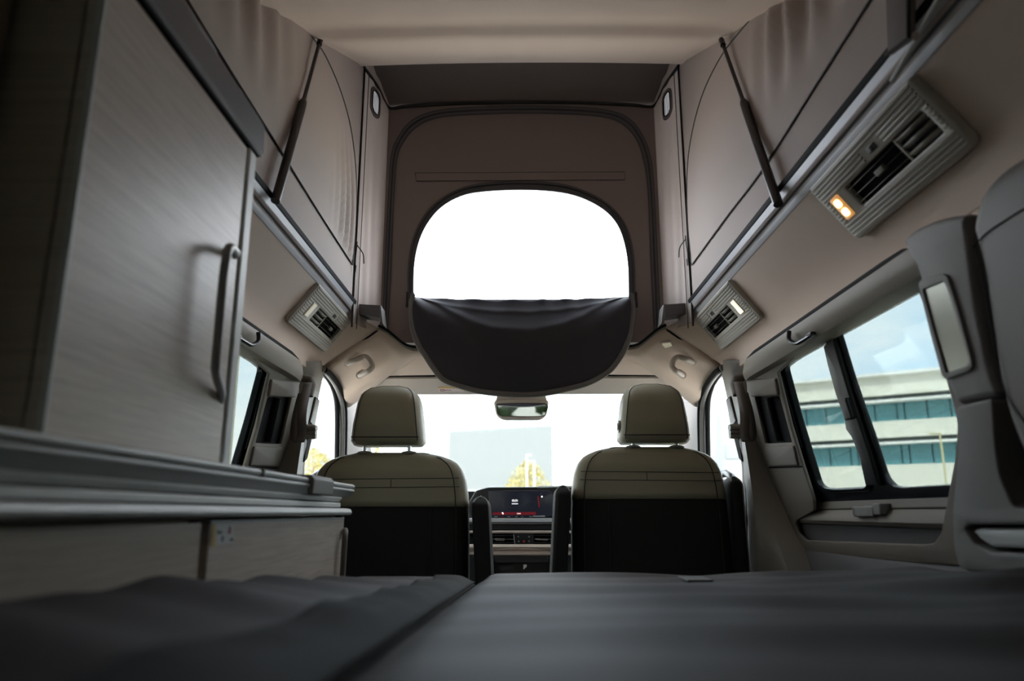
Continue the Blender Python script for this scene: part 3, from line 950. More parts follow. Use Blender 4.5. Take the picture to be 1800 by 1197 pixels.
front_edge = [(1312, 668), (1313, 692), (1318, 745), (1332, 840), (1348, 905), (1368, 955), (1381, 976)]
bottom_edge = [(1460, 979), (1560, 986), (1690, 995)]
win_hole_px = [(1366, 655), (1420, 605), (1470, 570), (1535, 529), (1600, 486), (1613, 498), (1632, 570), (1660, 660), (1684, 740), (1679, 800), (1666, 870), (1653, 938), (1641, 955), (1622, 958), (1520, 954), (1416, 950), (1404, 938), (1398, 921), (1400, 915), (1424, 901), (1430, 897), (1429, 878), (1410, 818), (1388, 745)]
recess_px = [(1326, 697), (1370, 697), (1392, 778), (1345, 780)]
for s, nm, num in ((1, 'right', 1), (-1, 'left', 2)):
    d = thing('door_%d' % num, nm + ' sliding door with two-part tinted window and grey trim', 'door', (mx(0.76, s), 1.6, 0.5), kind='structure')
    fe = T.px(front_edge)
    be = T.px(bottom_edge)
    # gap line: z = 1.343 on the trim plane
    top = [(1.02, 0.385), (1.33, 0.392), (2.10, 0.388), (2.20, 0.380), (2.245, 0.355)]
    outer = fe + be + [(1.02, be[-1][1])] + top
    sheet('door_trim', T, outer, [rp(T.px(win_hole_px), 0.006), rp(T.px(recess_px), 0.006)], 0.010, trimgrey, d, w0=0.0, edge=0.003, s=s)
    # rounded bar above the window
    bar = []
    for i in range(13):
        y = lerp(1.18, 2.275, i / 12)
        f = sm(2.33, 2.17, y)
        ring = [(0.706, 1.334), (0.692, 1.335), (0.678, 1.328), (0.672, 1.312), (0.676, 1.292), (0.688, 1.276), (0.715, 1.272), (0.735, 1.275), (0.735, 1.33)]
        bar.append([mv((lerp(0.715, x, 0.25 + 0.75 * f), y, lerp(1.29, z, 0.55 + 0.45 * f)), s) for x, z in ring])
    loft('top_bar', bar, barplast, d)
    # blind cassette recess
    rz = T.px(recess_px)
    rc_ = [min(p[0] for p in rz) - 0.02, max(p[0] for p in rz) + 0.02, min(p[1] for p in rz) - 0.02, max(p[1] for p in rz) + 0.02]
    sheet('blind_recess', T, [(rc_[0], rc_[2]), (rc_[1], rc_[2]), (rc_[1], rc_[3]), (rc_[0], rc_[3])], [], 0.003, rubber, d, w0=-0.014, s=s)
    a, b = T.px([(1348, 700), (1366, 776)])
    tube('blind_roller', [mv(T.p3(lerp(a[0], b[0], k / 4), lerp(a[1], b[1], k / 4), -0.008), s) for k in range(5)], 0.012, rubber, d, n=10)
    a, b = T.px([(1343, 700), (1360, 776)])
    tube('blind_rail', [mv(T.p3(a[0], a[1], -0.006), s), mv(T.p3(b[0], b[1], -0.006), s)], 0.0025, rubber, d, n=6)
    c0 = T.px([(1318, 690), (1372, 682), (1373, 694), (1330, 697), (1320, 700)])
    lo_ = T.px([(1346, 785), (1397, 783), (1405, 818), (1353, 820)])
    sheet('lower_block', T, rp(lo_, 0.006), [], 0.02, trimgrey, d, w0=0.006, edge=0.004, s=s)
    up_ = T.px([(1315, 700), (1368, 693), (1370, 694), (1372, 690), (1370, 662), (1316, 668)])
    sheet('upper_block', T, rp(T.px([(1314, 668), (1366, 664), (1371, 695), (1323, 697)]), 0.008), [], 0.02, trimgrey, d, w0=0.008, edge=0.006, s=s)
    sj = T.px([(1353, 822), (1410, 820)])
    tube('trim_joint', [mv(T.p3(*sj[0], 0.001), s), mv(T.p3(*sj[1], 0.001), s)], 0.0022, rubber, d, n=5)
    # black window frame, front and rear panes
    p1 = G.px([(1386, 646), (1399, 636), (1435, 613), (1458, 599), (1464, 606), (1481, 680), (1502, 740), (1520, 800), (1531, 845), (1531, 852), (1526, 855), (1470, 858), (1455, 857), (1445, 850), (1436, 820), (1410, 735)])
    p2 = G.px([(1477, 578), (1482, 566), (1540, 530), (1610, 482), (1640, 560), (1670, 660), (1690, 740), (1688, 850), (1590, 856), (1575, 853), (1562, 838), (1540, 770), (1505, 670)])
    fo = [(1.02, -0.035), (2.33, -0.035), (2.33, 0.40), (1.02, 0.40)]
    sheet('window_frame', G, fo, [rp(p1, 0.012), rp(p2, 0.012)], 0.012, frit, d, w0=0.008, edge=0.002, s=s)
    # inner slim frame of the sliding pane
    cx = sum(p[0] for p in p1) / len(p1)
    cz = sum(p[1] for p in p1) / len(p1)
    p1o = [(cx + (a - cx) * 1.08 + (0.004 if a > cx else -0.004), cz + (b - cz) * 1.07) for a, b in p1]
    sheet('sliding_frame', G, rp(p1o, 0.014), [rp(p1, 0.012)], 0.012, frit, d, w0=0.014, edge=0.003, s=s)
    mull = G.px([(1462, 606), (1470, 640), (1484, 690), (1500, 735), (1502, 752), (1512, 765), (1526, 800), (1537, 850), (1560, 850), (1545, 800), (1508, 690), (1478, 590)])
    sheet('mullion', G, rp(mull, 0.004), [], 0.016, blackplast, d, w0=0.022, edge=0.004, s=s)
    lt = G.px([(1497, 701), (1508, 695), (1520, 731), (1508, 735)])
    sheet('sliding_latch', G, rp(lt, 0.003), [], 0.014, blackplast, d, w0=0.032, edge=0.003, s=s)
    pane = sheet('pane', G, rp([(1.05, -0.02), (2.29, -0.02), (2.29, 0.385), (1.05, 0.385)], 0.02), [], 0.004, tinted, d, w0=-0.004, s=s)
    # sill strip, ledge, armrest and pocket in the lower part of the opening
    prism('sill_strip', [(0.835, 0.914), (0.812, 0.912), (0.807, 0.888), (0.83, 0.884)], 1.05, 2.24, trimgrey, d, bevel=0.003, s=s)
    rings = []
    for i in range(15):
        y = lerp(1.06, 2.24, i / 14)
        f = sm(2.30, 2.10, y)
        ring = [(0.845, 0.887), (0.807, 0.886), (0.799, 0.877), (0.792, 0.868), (0.790, 0.859), (0.798, 0.850), (0.845, 0.848)]
        rings.append([mv((lerp(0.825, x, 0.3 + 0.7 * f), y, z), s) for x, z in ring])
    loft('armrest', rings, trimgrey, d)
    prism('pocket_insert', [(0.845, 0.850), (0.814, 0.850), (0.811, 0.847), (0.816, 0.790), (0.845, 0.785)], 1.05, 2.26, trimdark, d, bevel=0.002, s=s)
    prism('lower_trim', [(0.86, 0.80), (0.818, 0.80), (0.803, 0.775), (0.798, 0.70), (0.80, 0.10), (0.86, 0.10)], 0.9, 2.35, trimdark, d, bevel=0.004, s=s)
    if s > 0:
        lp = thing('blind_latch', 'small grey plastic catch for the blind on the right window sill', 'latch', mv((0.775, 1.66, 0.884), s))
        p = P(1528, 892, X=0.795)
        bx0 = Vector((0.764, p.y - 0.075, 0.884))
        boxes('catch_frame', [((0.783, bx0.y, 0.874), (0.813, bx0.y + 0.035, 0.899)), ((0.783, bx0.y + 0.035, 0.870), (0.789, bx0.y + 0.135, 0.893)), ((0.806, bx0.y + 0.035, 0.874), (0.813, bx0.y + 0.135, 0.895)), ((0.783, bx0.y + 0.125, 0.874), (0.813, bx0.y + 0.140, 0.893))], trimgrey2, lp, bevel=0.003)
        boxes('catch_inside', [((0.789, bx0.y + 0.035, 0.880), (0.806, bx0.y + 0.125, 0.888))], blackplast, lp)
    # coat hook on the bar
    hp = P(1402, 592, X=0.674) if s > 0 else mv(P(1402, 592, X=0.674), s)
    hk = thing('coat_hook', 'small dark coat hook above the ' + nm + ' sliding door window', 'hook', hp, group='coat hooks')
    q = P(1402, 594, X=0.672)
    tube('hook', smoothline([mv(q + Vector((-0.012, 0.02, 0.022)), s), mv(q + Vector((-0.014, 0.018, 0.0)), s), mv(q + Vector((-0.008, -0.01, -0.016)), s), mv(q + Vector((-0.002, -0.035, -0.015)), s), mv(q + Vector((0.006, -0.075, -0.010)), s)], 6), 0.0062, blackplast, hk, n=8, flat=((0, 0, 1), 0.8))
    box('hook_plate', mv(q + Vector((-0.002 if s > 0 else 0.012, -0.085, -0.014)), s), mv(q + Vector((0.012 if s > 0 else -0.002, -0.05, -0.004)), s), blackplast, hk, bevel=0.003)

# ---- B pillars with belt and grab strap
for s, nm, num in ((1, 'right', 12), (-1, 'left', 13)):
    t = thing('trim_%d' % num, nm + ' door pillar trim in pale grey plastic beside the front seat', 'pillar', (mx(0.72, s), 2.3, 0.2), kind='structure')
    rings = []
    for (py, f, r, b) in ((633, 1264, 1281, 1313), (645, 1266, 1283, 1314), (700, 1278, 1296, 1316), (750, 1290, 1305, 1322), (800, 1301, 1313, 1330), (860, 1312, 1322, 1342), (940, 1316, 1330, 1362), (1000, 1318, 1333, 1384), (1090, 1320, 1338, 1420)):
        pf, pr, pb = P(f, py, X=0.730), P(r, py, X=0.700), P(b, py, X=0.735)
        pm, pn = pf.lerp(pr, 0.25) + Vector((-0.006, 0, 0)), pr.lerp(pb, 0.12) + Vector((0.001, 0, 0))
        ring = [pf + Vector((0.10, 0, 0)), pf, pm, pr, pn, pb, pb + Vector((0.10, 0, 0))]
        rings.append([mv(p, s) for p in ring])
    loft('pillar_cover', rings, trimlight, t, sharp=55)
    # belt guide slot, height adjuster, airbag tag
    BP = Pl((0.712, 0, 1.20), (0, 1, 0), (0.0, 0, 1))
    BP.N = BP.N if BP.N.x < 0 else -BP.N
    gsl = BP.px([(1279, 703), (1287, 696), (1299, 738), (1301, 770), (1308, 812), (1302, 805), (1291, 760)])
    sheet('guide_slot', BP, rp(gsl, 0.004), [], 0.004, rubber, t, w0=0.006, s=s)
    gsl2 = BP.px([(1281, 705), (1287, 699), (1298, 740), (1290, 750)])
    sheet('guide_cover', BP, rp(gsl2, 0.003), [], 0.006, trimlight, t, w0=0.010, edge=0.0015, s=s)
    ab = BP.px([(1265, 650), (1269, 648), (1270, 656), (1267, 658)])
    sheet('airbag_tag', BP, rp(ab, 0.003), [], 0.003, trimgrey2, t, w0=0.008, edge=0.0008, s=s)
    sb = thing('seat_belt', 'grey brown seat belt with height adjuster on the ' + nm + ' door pillar', 'seat belt', (mx(0.70, s), 2.38, 0.6), group='seat belts')
    c = P(1291, 757, X=0.690)
    for k, (dz, r) in enumerate(((0.010, 0.021), (-0.006, 0.018), (-0.018, 0.015))):
        cc = c + Vector((0, 0, dz))
        tube('adjuster', [mv(cc + Vector((0.03, 0, 0.0)), s), mv(cc + Vector((-0.004, 0, 0.0)), s), mv(cc + Vector((-0.016, 0, 0.0)), s)], r, trimlight, sb, n=14, taper=lambda k_: 1.0 if k_ < 0.8 else 0.8, flat=((0, 0, 1), 0.55))
    bl = [P(1303, 772, X=0.705), P(1308, 820, X=0.712), P(1310, 880, X=0.722), P(1309, 960, X=0.724), P(1306, 1010, X=0.724)]
    pts, fs = [], []
    for p in bl:
        pts += [mv(p + Vector((0, -0.024, 0)), s), mv(p + Vector((0, 0.024, 0)), s)]
    for i in range(len(bl) - 1):
        fs.append((2 * i, 2 * i + 1, 2 * i + 3, 2 * i + 2))
    make('webbing', pts, fs, belt, sb, solid=0.002)
    # grab strap: a hanging loop
    gp = thing('grab_strap', 'hanging grey brown fabric loop strap on the ' + nm + ' door pillar', 'strap', (mx(0.69, s), 2.2, 1.05), group='grab straps')
    k0 = P(1296, 668, X=0.683)
    path = [P(1297, 672, X=0.678), P(1304, 700, X=0.672), P(1309, 730, X=0.668), P(1309, 762, X=0.668), P(1313, 775, X=0.672), P(1321, 768, X=0.690), P(1320, 745, X=0.692), P(1314, 715, X=0.690), P(1307, 690, X=0.690)]
    path = [Vector(p) for p in smoothline(path, 6)]
    pts, fs = [], []
    for i, p in enumerate(path):
        pts += [mv(p + Vector((-0.013, 0.004, 0)), s), mv(p + Vector((0.013, -0.004, 0)), s)]
        if i:
            fs.append((2 * i - 2, 2 * i - 1, 2 * i + 1, 2 * i))
    make('strap_loop', pts, fs, belt, gp, solid=0.003, sharp=180)
    tube('strap_anchor', [mv(k0 + Vector((0.02, 0.01, 0.010)), s), mv(k0 + Vector((-0.006, 0.004, 0.004)), s), mv(k0 + Vector((-0.012, -0.004, -0.014)), s), mv(k0 + Vector((-0.008, -0.012, -0.05)), s)], 0.013, trimgrey, gp, n=10)

# ---- front doors: window frame, panel, A pillar trim
for s, nm, num in ((1, 'right', 3), (-1, 'left', 4)):
    d = thing('door_%d' % num, nm + ' front door with clear window beside the front seat', 'door', (mx(0.8, s), 2.9, 0.3), kind='structure')
    seal = AP.px([(1237, 862), (1236, 800), (1235, 730), (1238, 700), (1248, 675), (1262, 656), (1272, 648)])
    seal_s = smoothline([Vector((a, b, 0)) for a, b in seal], 5)
    for w_, r_, m_ in ((0.012, 0.010, rubber), (0.004, 0.012, trimgrey2), (-0.012, 0.010, rubber)):
        off = 0.018 * (w_ - 0.012) / 0.012
        tube('door_seal', [mv(AP.p3(q.x + off, q.y - off * 0.2, w_), s) for q in seal_s], r_, m_, d, n=8)
    ap = [(q.x, q.y) for q in seal_s if q.y < AP.px([(1237, 700)])[0][1]] + AP.px([(1237, 702), (1196, 700), (1170, 862)])
    sheet('pillar_trim', AP, ap, [], 0.02, pillar_dimmed, d, w0=-0.004, s=s)
    jl = AP.px([(1170, 704), (1234, 707)])
    tube('pillar_joint', [mv(AP.p3(*jl[0], -0.003), s), mv(AP.p3(*jl[1], -0.003), s)], 0.0018, trimdark, d, n=5)
    sheet('pane', OUT, [(2.30, -0.05), (3.62, -0.05), (3.05, 0.44), (2.30, 0.47)], [], 0.004, clear, d, w0=-0.02, s=s)
    prism('door_panel', [(0.86, 0.895), (0.80, 0.905), (0.785, 0.895), (0.775, 0.80), (0.77, 0.10), (0.86, 0.10)], 2.42, 3.8, trimdark, d, bevel=0.006, s=s)
    q = P(1297, 838, X=0.76)
    tube('door_grip', [mv(Vector((0.765, y, z)), s) for y, z in ((2.70, 0.965), (2.72, 1.005), (2.78, 1.022), (2.88, 1.02), (2.96, 0.99), (2.98, 0.90))], 0.014, blackplast, d, n=8)
    box('grip_back', (min(mx(0.775, s), mx(0.80, s)), 2.72, 0.88), (max(mx(0.775, s), mx(0.80, s)), 2.96, 1.005), dashbeige, d, bevel=0.01)

# ---- right rear pillar with satin panel, rear side trim
t = thing('trim_14', 'grey rear door pillar trim on the right with a framed satin panel', 'pillar', (0.70, 1.15, 0.7), kind='structure')
CP2 = Pl((0.678, 0, 1.10), (0, 1, 0), (-0.06, 0, 1))
CP2.N = CP2.N if CP2.N.x < 0 else -CP2.N
upx = [(1587, 424), (1594, 412), (1610, 401), (1640, 388), (1668, 381), (1695, 378), (1700, 420), (1712, 520), (1735, 640), (1752, 690), (1748, 697), (1700, 707), (1683, 712), (1676, 700), (1662, 668), (1640, 600), (1624, 530), (1616, 490), (1608, 465), (1596, 446)]
sheet('upper_cover', CP2, rp(CP2.px(upx), 0.006), [], 0.05, trimgrey2, t, w0=0.0, edge=0.010)
lpx = [(1683, 716), (1706, 709), (1748, 700), (1754, 790), (1763, 840), (1785, 890), (1900, 915), (1900, 1014), (1700, 1003), (1690, 998), (1681, 965), (1678, 900), (1684, 840), (1690, 770)]
hpx = [(1700, 930), (1708, 922), (1850, 922), (1850, 975), (1745, 971), (1716, 955)]
sheet('lower_cover', CP2, rp(CP2.px(lpx), 0.008), [rp(CP2.px(hpx), 0.004)], 0.05, trimgrey2, t, w0=0.004, edge=0.004)
sheet('handle_recess', CP2, CP2.px([(1690, 915), (1860, 915), (1860, 985), (1690, 985)]), [], 0.004, rubber, t, w0=-0.030)
hp = CP2.px([(1705, 933), (1712, 929), (1850, 930), (1850, 966), (1738, 962), (1716, 947)])
sheet('aluminium_inlay', CP2, rp(hp, 0.004), [], 0.02, alu_matt, t, w0=-0.004, edge=0.005)
fpx = [(1617, 497), (1627, 489), (1662, 481), (1670, 487), (1690, 550), (1712, 630), (1714, 645), (1706, 653), (1668, 667), (1660, 662), (1640, 590)]
ipx = [(1626, 509), (1661, 494), (1668, 505), (1708, 634), (1703, 643), (1667, 655), (1648, 590)]
fr = sheet('panel_frame', CP2, rp(CP2.px(fpx), 0.006), [rp(CP2.px(ipx), 0.004)], 0.008, trimgrey2, t, w0=0.004, edge=0.0015)
sheet('satin_panel', CP2, rp(CP2.px([(1622, 505), (1664, 489), (1712, 638), (1664, 660)]), 0.004), [], 0.004, panelgloss, t, w0=0.001)
# brown pillar flank behind
FLK = Pl((0.735, 0, 1.10), (0, 1, 0), (-0.05, 0, 1))
FLK.N = FLK.N if FLK.N.x < 0 else -FLK.N
sheet('pillar_flank', FLK, FLK.px([(1640, 412), (1700, 398), (1760, 385), (1830, 420), (1880, 930), (1700, 1010), (1690, 720)]), [], 0.01, trimgrey, t, w0=0.0)
o = thing('trim_16', 'large rounded grey side panel with a seam at the right rear', 'side panel', (0.66, 0.9, 0.7), kind='structure')
RP = Pl((0.655, 0, 1.15), (0, 1, 0), (-0.05, 0, 1))
RP.N = RP.N if RP.N.x < 0 else -RP.N
rpx = [(1850, 240), (1800, 268), (1745, 305), (1716, 345), (1703, 400), (1709, 428), (1722, 480), (1737, 580), (1752, 680), (1775, 760), (1808, 830), (1860, 880)]
r2 = RP.px(rpx)
r2 = [tuple(q)[:2] for q in smoothline([Vector((a, b, 0)) for a, b in r2], 4)] + [(0.55, -0.35), (0.45, 0.0), (0.55, 0.28)]
sheet('padded_panel', RP, r2, [], 0.06, sidepad, o, w0=0.0, edge=0.022)
sl = smoothline([RP.p3(*q, 0.0008) for q in RP.px([(1711, 436), (1735, 410), (1775, 383), (1830, 350)])], 5)
tube('panel_seam', sl, 0.0012, rubber, o, n=5)
sl = smoothline([RP.p3(*q, 0.0012) for q in RP.px([(1716, 430), (1732, 500), (1748, 600), (1770, 690), (1805, 745), (1850, 775)])], 5)
tube('panel_seam', sl, 0.0010, rubber, o, n=5)
# right rear lower wall filler below the side panel
o = box('trim_17', (0.72, -0.5, 0.0), (0.80, 1.25, 0.80), trimdark)
tag(o, 'dark side lining beside the bed on the right', 'side lining', kind='structure')
o = box('trim_18', (0.735, -0.55, 0.80), (0.82, 1.03, 1.42), trimdark)
tag(o, 'dark rear side lining behind the padded panel', 'side lining', kind='structure')

# strap cover and thin rod hanging at the near end of the right canvas
st = thing('canvas_strap', 'grey fabric strap cover hanging on the right canvas near the camera', 'strap', P(1590, 90, X=0.57))
SP = Pl((0.575, 0, 0), (0, 1, 0), (0, 0, 1))
SP.N = Vector((-1, 0, 0))
sheet('strap_cover', SP, SP.px([(1561, -60), (1606, -60), (1606, 68), (1566, 97)]), [], 0.010, canvas_dk, st, w0=0.006, edge=0.003)
tube('strap_edge', [SP.p3(*q, 0.008) for q in SP.px([(1606, -60), (1606, 66), (1566, 96)])], 0.003, piping, st, n=6)
rd = thing('canvas_rod', 'thin grey metal rod slanting up beside the right roof rail', 'rod', P(1568, 140, X=0.59))
tube('rod', [P(1568, 142, X=0.585), P(1612, 68, X=0.583), P(1665, -30, X=0.58)], 0.0045, alu_matt, rd, n=8)
q = P(1607, 62, X=0.578)
tube('rod_clip', [q + Vector((0, 0.006, 0.006)), q + Vector((0, -0.006, -0.006))], 0.0065, lightplast, rd, n=8)

# ---- grab handles and lamp on the front header
for s, nm, px in ((-1, 'left', [(611, 639), (622, 634), (640, 627), (650, 634), (654, 645), (648, 652), (632, 660)]), (1, 'right', [(1218, 636), (1206, 631), (1192, 628), (1184, 634), (1182, 645), (1188, 652), (1200, 660)])):
    pts = []
    
    for i, q in enumerate(px):
        pts.append(P(*q, Y=2.60 + (0.04 if i in (0, len(px) - 1) else 0.0)))
    g = tube('grab_handle', smoothline(pts, 6), 0.0105, lightplast, header, n=10, flat=((0, 1, 0.2), 0.75))
    for i in (0, -1):
        tube('handle_foot', [pts[i] + Vector((0, 0.05, 0.02)), pts[i] + Vector((0, -0.004, 0))], 0.013, lightplast, g, n=10)
lm = thing('map_lamp', 'small square white lamp on the right front header', 'lamp', P(1172, 606, Y=2.64))
HP = Pl(P(1172, 605, Y=2.592), (0.96, -0.25, 0.05), (0.15, 0.72, -0.66))
HP.N = HP.N if HP.N.z < 0 else -HP.N
sheet('lamp_frame', HP, rp(HP.px([(1160, 601), (1179, 598), (1185, 606), (1168, 612)]), 0.003), [], 0.006, lightplast, lm, w0=0.006, edge=0.001)
sheet('lens', HP, rp(HP.px([(1163, 602), (1178, 600), (1182, 606), (1169, 610)]), 0.003), [], 0.004, lensoff, lm, w0=0.008, edge=0.001)

# ------------------------------------------------------------------ front seats
def seat(label, cx, y, ztop, zsplit, hz, head_dx, sgn):
    t = thing('front_seat', label, 'seat', (cx, y + 0.15, 0.0), group='front seats')
    base_y = y
    WT = [(0.55, 0.250), (0.75, 0.248), (0.85, 0.246), (0.93, 0.242), (0.98, 0.234), (1.01, 0.222), (1.03, 0.205), (1.045, 0.180), (1.054, 0.150), (1.060, 0.115)]
    def ring(z, n=64, grow=0.0, zr=None):
        zz = z - (ztop - 1.062)
        wv = interp(WT, zz) + grow
        dv = interp([(0.55, 0.075), (0.85, 0.070), (1.0, 0.058), (1.05, 0.040), (1.062, 0.024)], zz) + grow
        yc = base_y + 0.075 - (z - 0.9) * -0.02
        row = []
        for k in range(n):
            a = 2 * math.pi * k / n
            ca, sa = math.cos(a), math.sin(a)
            e = 2 / 4.2
            row.append(Vector((cx + wv * math.copysign(abs(ca) ** e, ca), yc + dv * math.copysign(abs(sa) ** e, sa), z)))
        return row
    zl = [0.50, 0.6, 0.7, 0.8, 0.86, zsplit]
    loft('backrest_lower', [ring(z) for z in zl], seatblack, t)
    zu = [zsplit, zsplit + 0.02] + [lerp(zsplit + 0.03, ztop - 0.012, k / 12) for k in range(13)] + [ztop - 0.007, ztop - 0.003, ztop]
    loft('backrest_upper', [ring(z, grow=0.001) for z in zu], leather, t, sharp=180)
    # edge piping round the back face
    def corner_pt(z, left, back=0.80):
        r = ring(z, 64, 0.002)
        k = int(64 * (0.5 + 0.125)) if left else int(64 * (1 - 0.125))
        return r[k]
    path = [corner_pt(z, True) for z in [lerp(0.55, ztop - 0.002, k / 30) for k in range(31)]]
    path2 = [corner_pt(z, False) for z in [lerp(0.55, ztop - 0.002, k / 30) for k in range(31)]]
    tube('edge_piping', path + path2[::-1], 0.0017, stitch, t, n=6)
    if sgn > 0:
        tube('side_piping', [p + Vector((-0.012, 0.02, 0)) for p in path[:14]], 0.004, stitchlight, t, n=6)
    def back(x, z):
        r = ring(z, 64, 0.0012)
        yb = min(v.y for v in r)
        return Vector((cx + x, yb, z))
    # horizontal seams and pocket strip
    def hw(z):
        return interp(WT, z - (ztop - 1.062)) * 0.93
    for z in (ztop - 0.082, ztop - 0.108):
        tube('seam', [back(lerp(-hw(z), hw(z), k / 12), z - 0.004 * sgn * (k / 12 - 0.5)) for k in range(13)], 0.0011, stitch, t, n=5)
    za, zb = ztop - 0.084, ztop - 0.107
    tube('seam', [back(-0.01 * sgn, za), back(-0.01 * sgn, zb)], 0.0010, stitch, t, n=5)
    tube('seam', [back(lerp(-hw(zsplit), hw(zsplit), k / 12), zsplit) for k in range(13)], 0.0013, stitch, t, n=5)
    xx = 0.135 * (1 if sgn < 0 else -1)
    tube('seam', [back(xx, lerp(zsplit - 0.005, 0.56, k / 6)) for k in range(7)], 0.0012, stitch, t, n=5)
    # seat cushion and base
    cush = []
    for (z, g) in ((0.36, -0.02), (0.38, 0.0), (0.46, 0.01), (0.52, 0.0), (0.535, -0.03)):
        cush.append([Vector((cx + (0.25 + g) * math.copysign(abs(math.cos(a)) ** 0.45, math.cos(a)), y + 0.31 + (0.21 + g) * math.copysign(abs(math.sin(a)) ** 0.45, math.sin(a)), z)) for a in [2 * math.pi * k / 40 for k in range(40)]])
    loft('cushion', cush, seatblack, t)
    boxes('seat_base', [((cx - 0.2, y + 0.12, 0.0), (cx + 0.2, y + 0.50, 0.37))], blackplast, t, bevel=0.02)
    # headrest
    hx = cx + head_dx
    z0, z1 = hz
    hr = []
    for k in range(19):
        f = k / 18
        z = lerp(z0, z1, f)
        wv = interp([(0, 0.106), (0.03, 0.115), (0.08, 0.116), (0.4, 0.109), (0.70, 0.100), (0.84, 0.091), (0.92, 0.078), (0.97, 0.060), (1, 0.030)], f)
        dv = interp([(0, 0.060), (0.04, 0.072), (0.3, 0.084), (0.7, 0.080), (0.85, 0.066), (0.95, 0.044), (1, 0.014)], f)
        yc = y + 0.094 + 0.012 * f
        row = []
        for j in range(48):
            a = 2 * math.pi * j / 48
            e = 2 / 4.5
            row.append(Vector((hx + wv * math.copysign(abs(math.cos(a)) ** e, math.cos(a)), yc + dv * math.copysign(abs(math.sin(a)) ** e, math.sin(a)), z)))
        hr.append(row)
    head = loft('headrest', hr, leather, t, sharp=180)
    kl, kr = int(48 * 0.625), int(48 * 0.875)
    tube('headrest_piping', [r[kl] + Vector((0, -0.001, 0)) for r in hr[1:]] + [r[kr] + Vector((0, -0.001, 0)) for r in hr[:0:-1]], 0.0013, stitch, head, n=5)
    zb_ = hr[2]
    tube('headrest_stitching', [Vector((lerp(hx - 0.105, hx + 0.105, k / 8), min(v.y for v in zb_) - 0.0005, hr[2][0].z)) for k in range(9)], 0.0016, stitch, head, n=5)
    for sx in (-1, 1):
        px_ = hx + sx * 0.070
        tube('headrest_post', [Vector((px_, y + 0.066, ztop - 0.03)), Vector((px_, y + 0.066, z0 + 0.03))], 0.0062, chrome, head, n=12)
        rings = []
        for (dz, r) in ((0, 0.018), (0.004, 0.026), (0.008, 0.026), (0.012, 0.020), (0.014, 0.008)):
            rings.append([Vector((px_ + r * math.cos(2 * math.pi * j / 16), y + 0.066 + r * math.sin(2 * math.pi * j / 16), ztop - 0.008 + dz)) for j in range(16)])
        loft('post_collar', rings, trimlight, head)
    if sgn > 0:   # release button on the inner side of the headrest
        bz = lerp(z0, z1, 0.27)
        bx_ = hx - 0.110
        tube('release_button', [Vector((bx_ + 0.01, y + 0.070, bz)), Vector((bx_ - 0.006, y + 0.070, bz))], 0.020, trimlight, head, n=16)
        tube('release_button', [Vector((bx_ + 0.01, y + 0.070, bz)), Vector((bx_ - 0.009, y + 0.070, bz))], 0.012, trimgrey2, head, n=16)
    return t
def armrest(t, name, x0, x1, xb0, xb1, y, ztop, lightside):
    """upright folded armrest, slightly leaning; rounded top"""
    rings = []
    zs = [0.55, 0.65, 0.75, 0.85] + [ztop - 0.030, ztop - 0.023, ztop - 0.016, ztop - 0.010, ztop - 0.005, ztop - 0.002, ztop]
    for z in zs:
        f = (z - 0.68) / (ztop - 0.68)
        a, b = lerp(xb0, x0, f), lerp(xb1, x1, f)
        c, h = (a + b) / 2, (b - a) / 2
        q = max(0.0, (z - (ztop - 0.030)) / 0.030)
        g = math.sqrt(max(0.012, 1 - q * q))
        rings.append([Vector((c + h * g * math.copysign(abs(math.cos(k)) ** 0.5, math.cos(k)), y + 0.07 + 0.065 * max(g, 0.5) * math.copysign(abs(math.sin(k)) ** 0.5, math.sin(k)), z)) for k in [2 * math.pi * j / 32 for j in range(32)]])
    o = loft(name, rings, seatblack, t, sharp=50)
    k = 20 if lightside < 0 else 28
    kk = 28 if lightside < 0 else 20
    tube('armrest_piping', [r[k] + Vector((0.001 * lightside, -0.001, 0)) for r in rings] + [r[kk] + Vector((0, -0.001, 0)) for r in rings[:-6:-1]], 0.0026, stitchlight, o, n=6)
s1 = seat('olive and black front seat on the left, its headrest nearest the kitchen', -0.405, 2.27, 1.062, 0.896, (1.086, 1.279), -0.015, -1)
armrest(s1, 'armrest', -0.150, -0.093, -0.135, -0.080, 2.245, 0.925, 1)
s2 = seat('olive and black front seat on the right, with a round button on its headrest', 0.408, 2.345, 1.086, 0.920, (1.099, 1.297), 0.028, 1)
armrest(s2, 'armrest', 0.106, 0.160, 0.088, 0.140, 2.30, 0.960, -1)
armrest(s2, 'armrest', 0.655, 0.695, 0.660, 0.700, 2.34, 0.99, 1)

# ------------------------------------------------------------------ dashboard
DB = Pl((0, 2.95, 0), (1, 0, 0), (0, 0, 1))
DB.N = Vector((0, -1, 0))
dash = thing('dashboard', 'black and beige dashboard with centre touchscreen between the seats', 'dashboard', (0, 3.2, 0.6))
D = lambda pts: DB.px(pts)
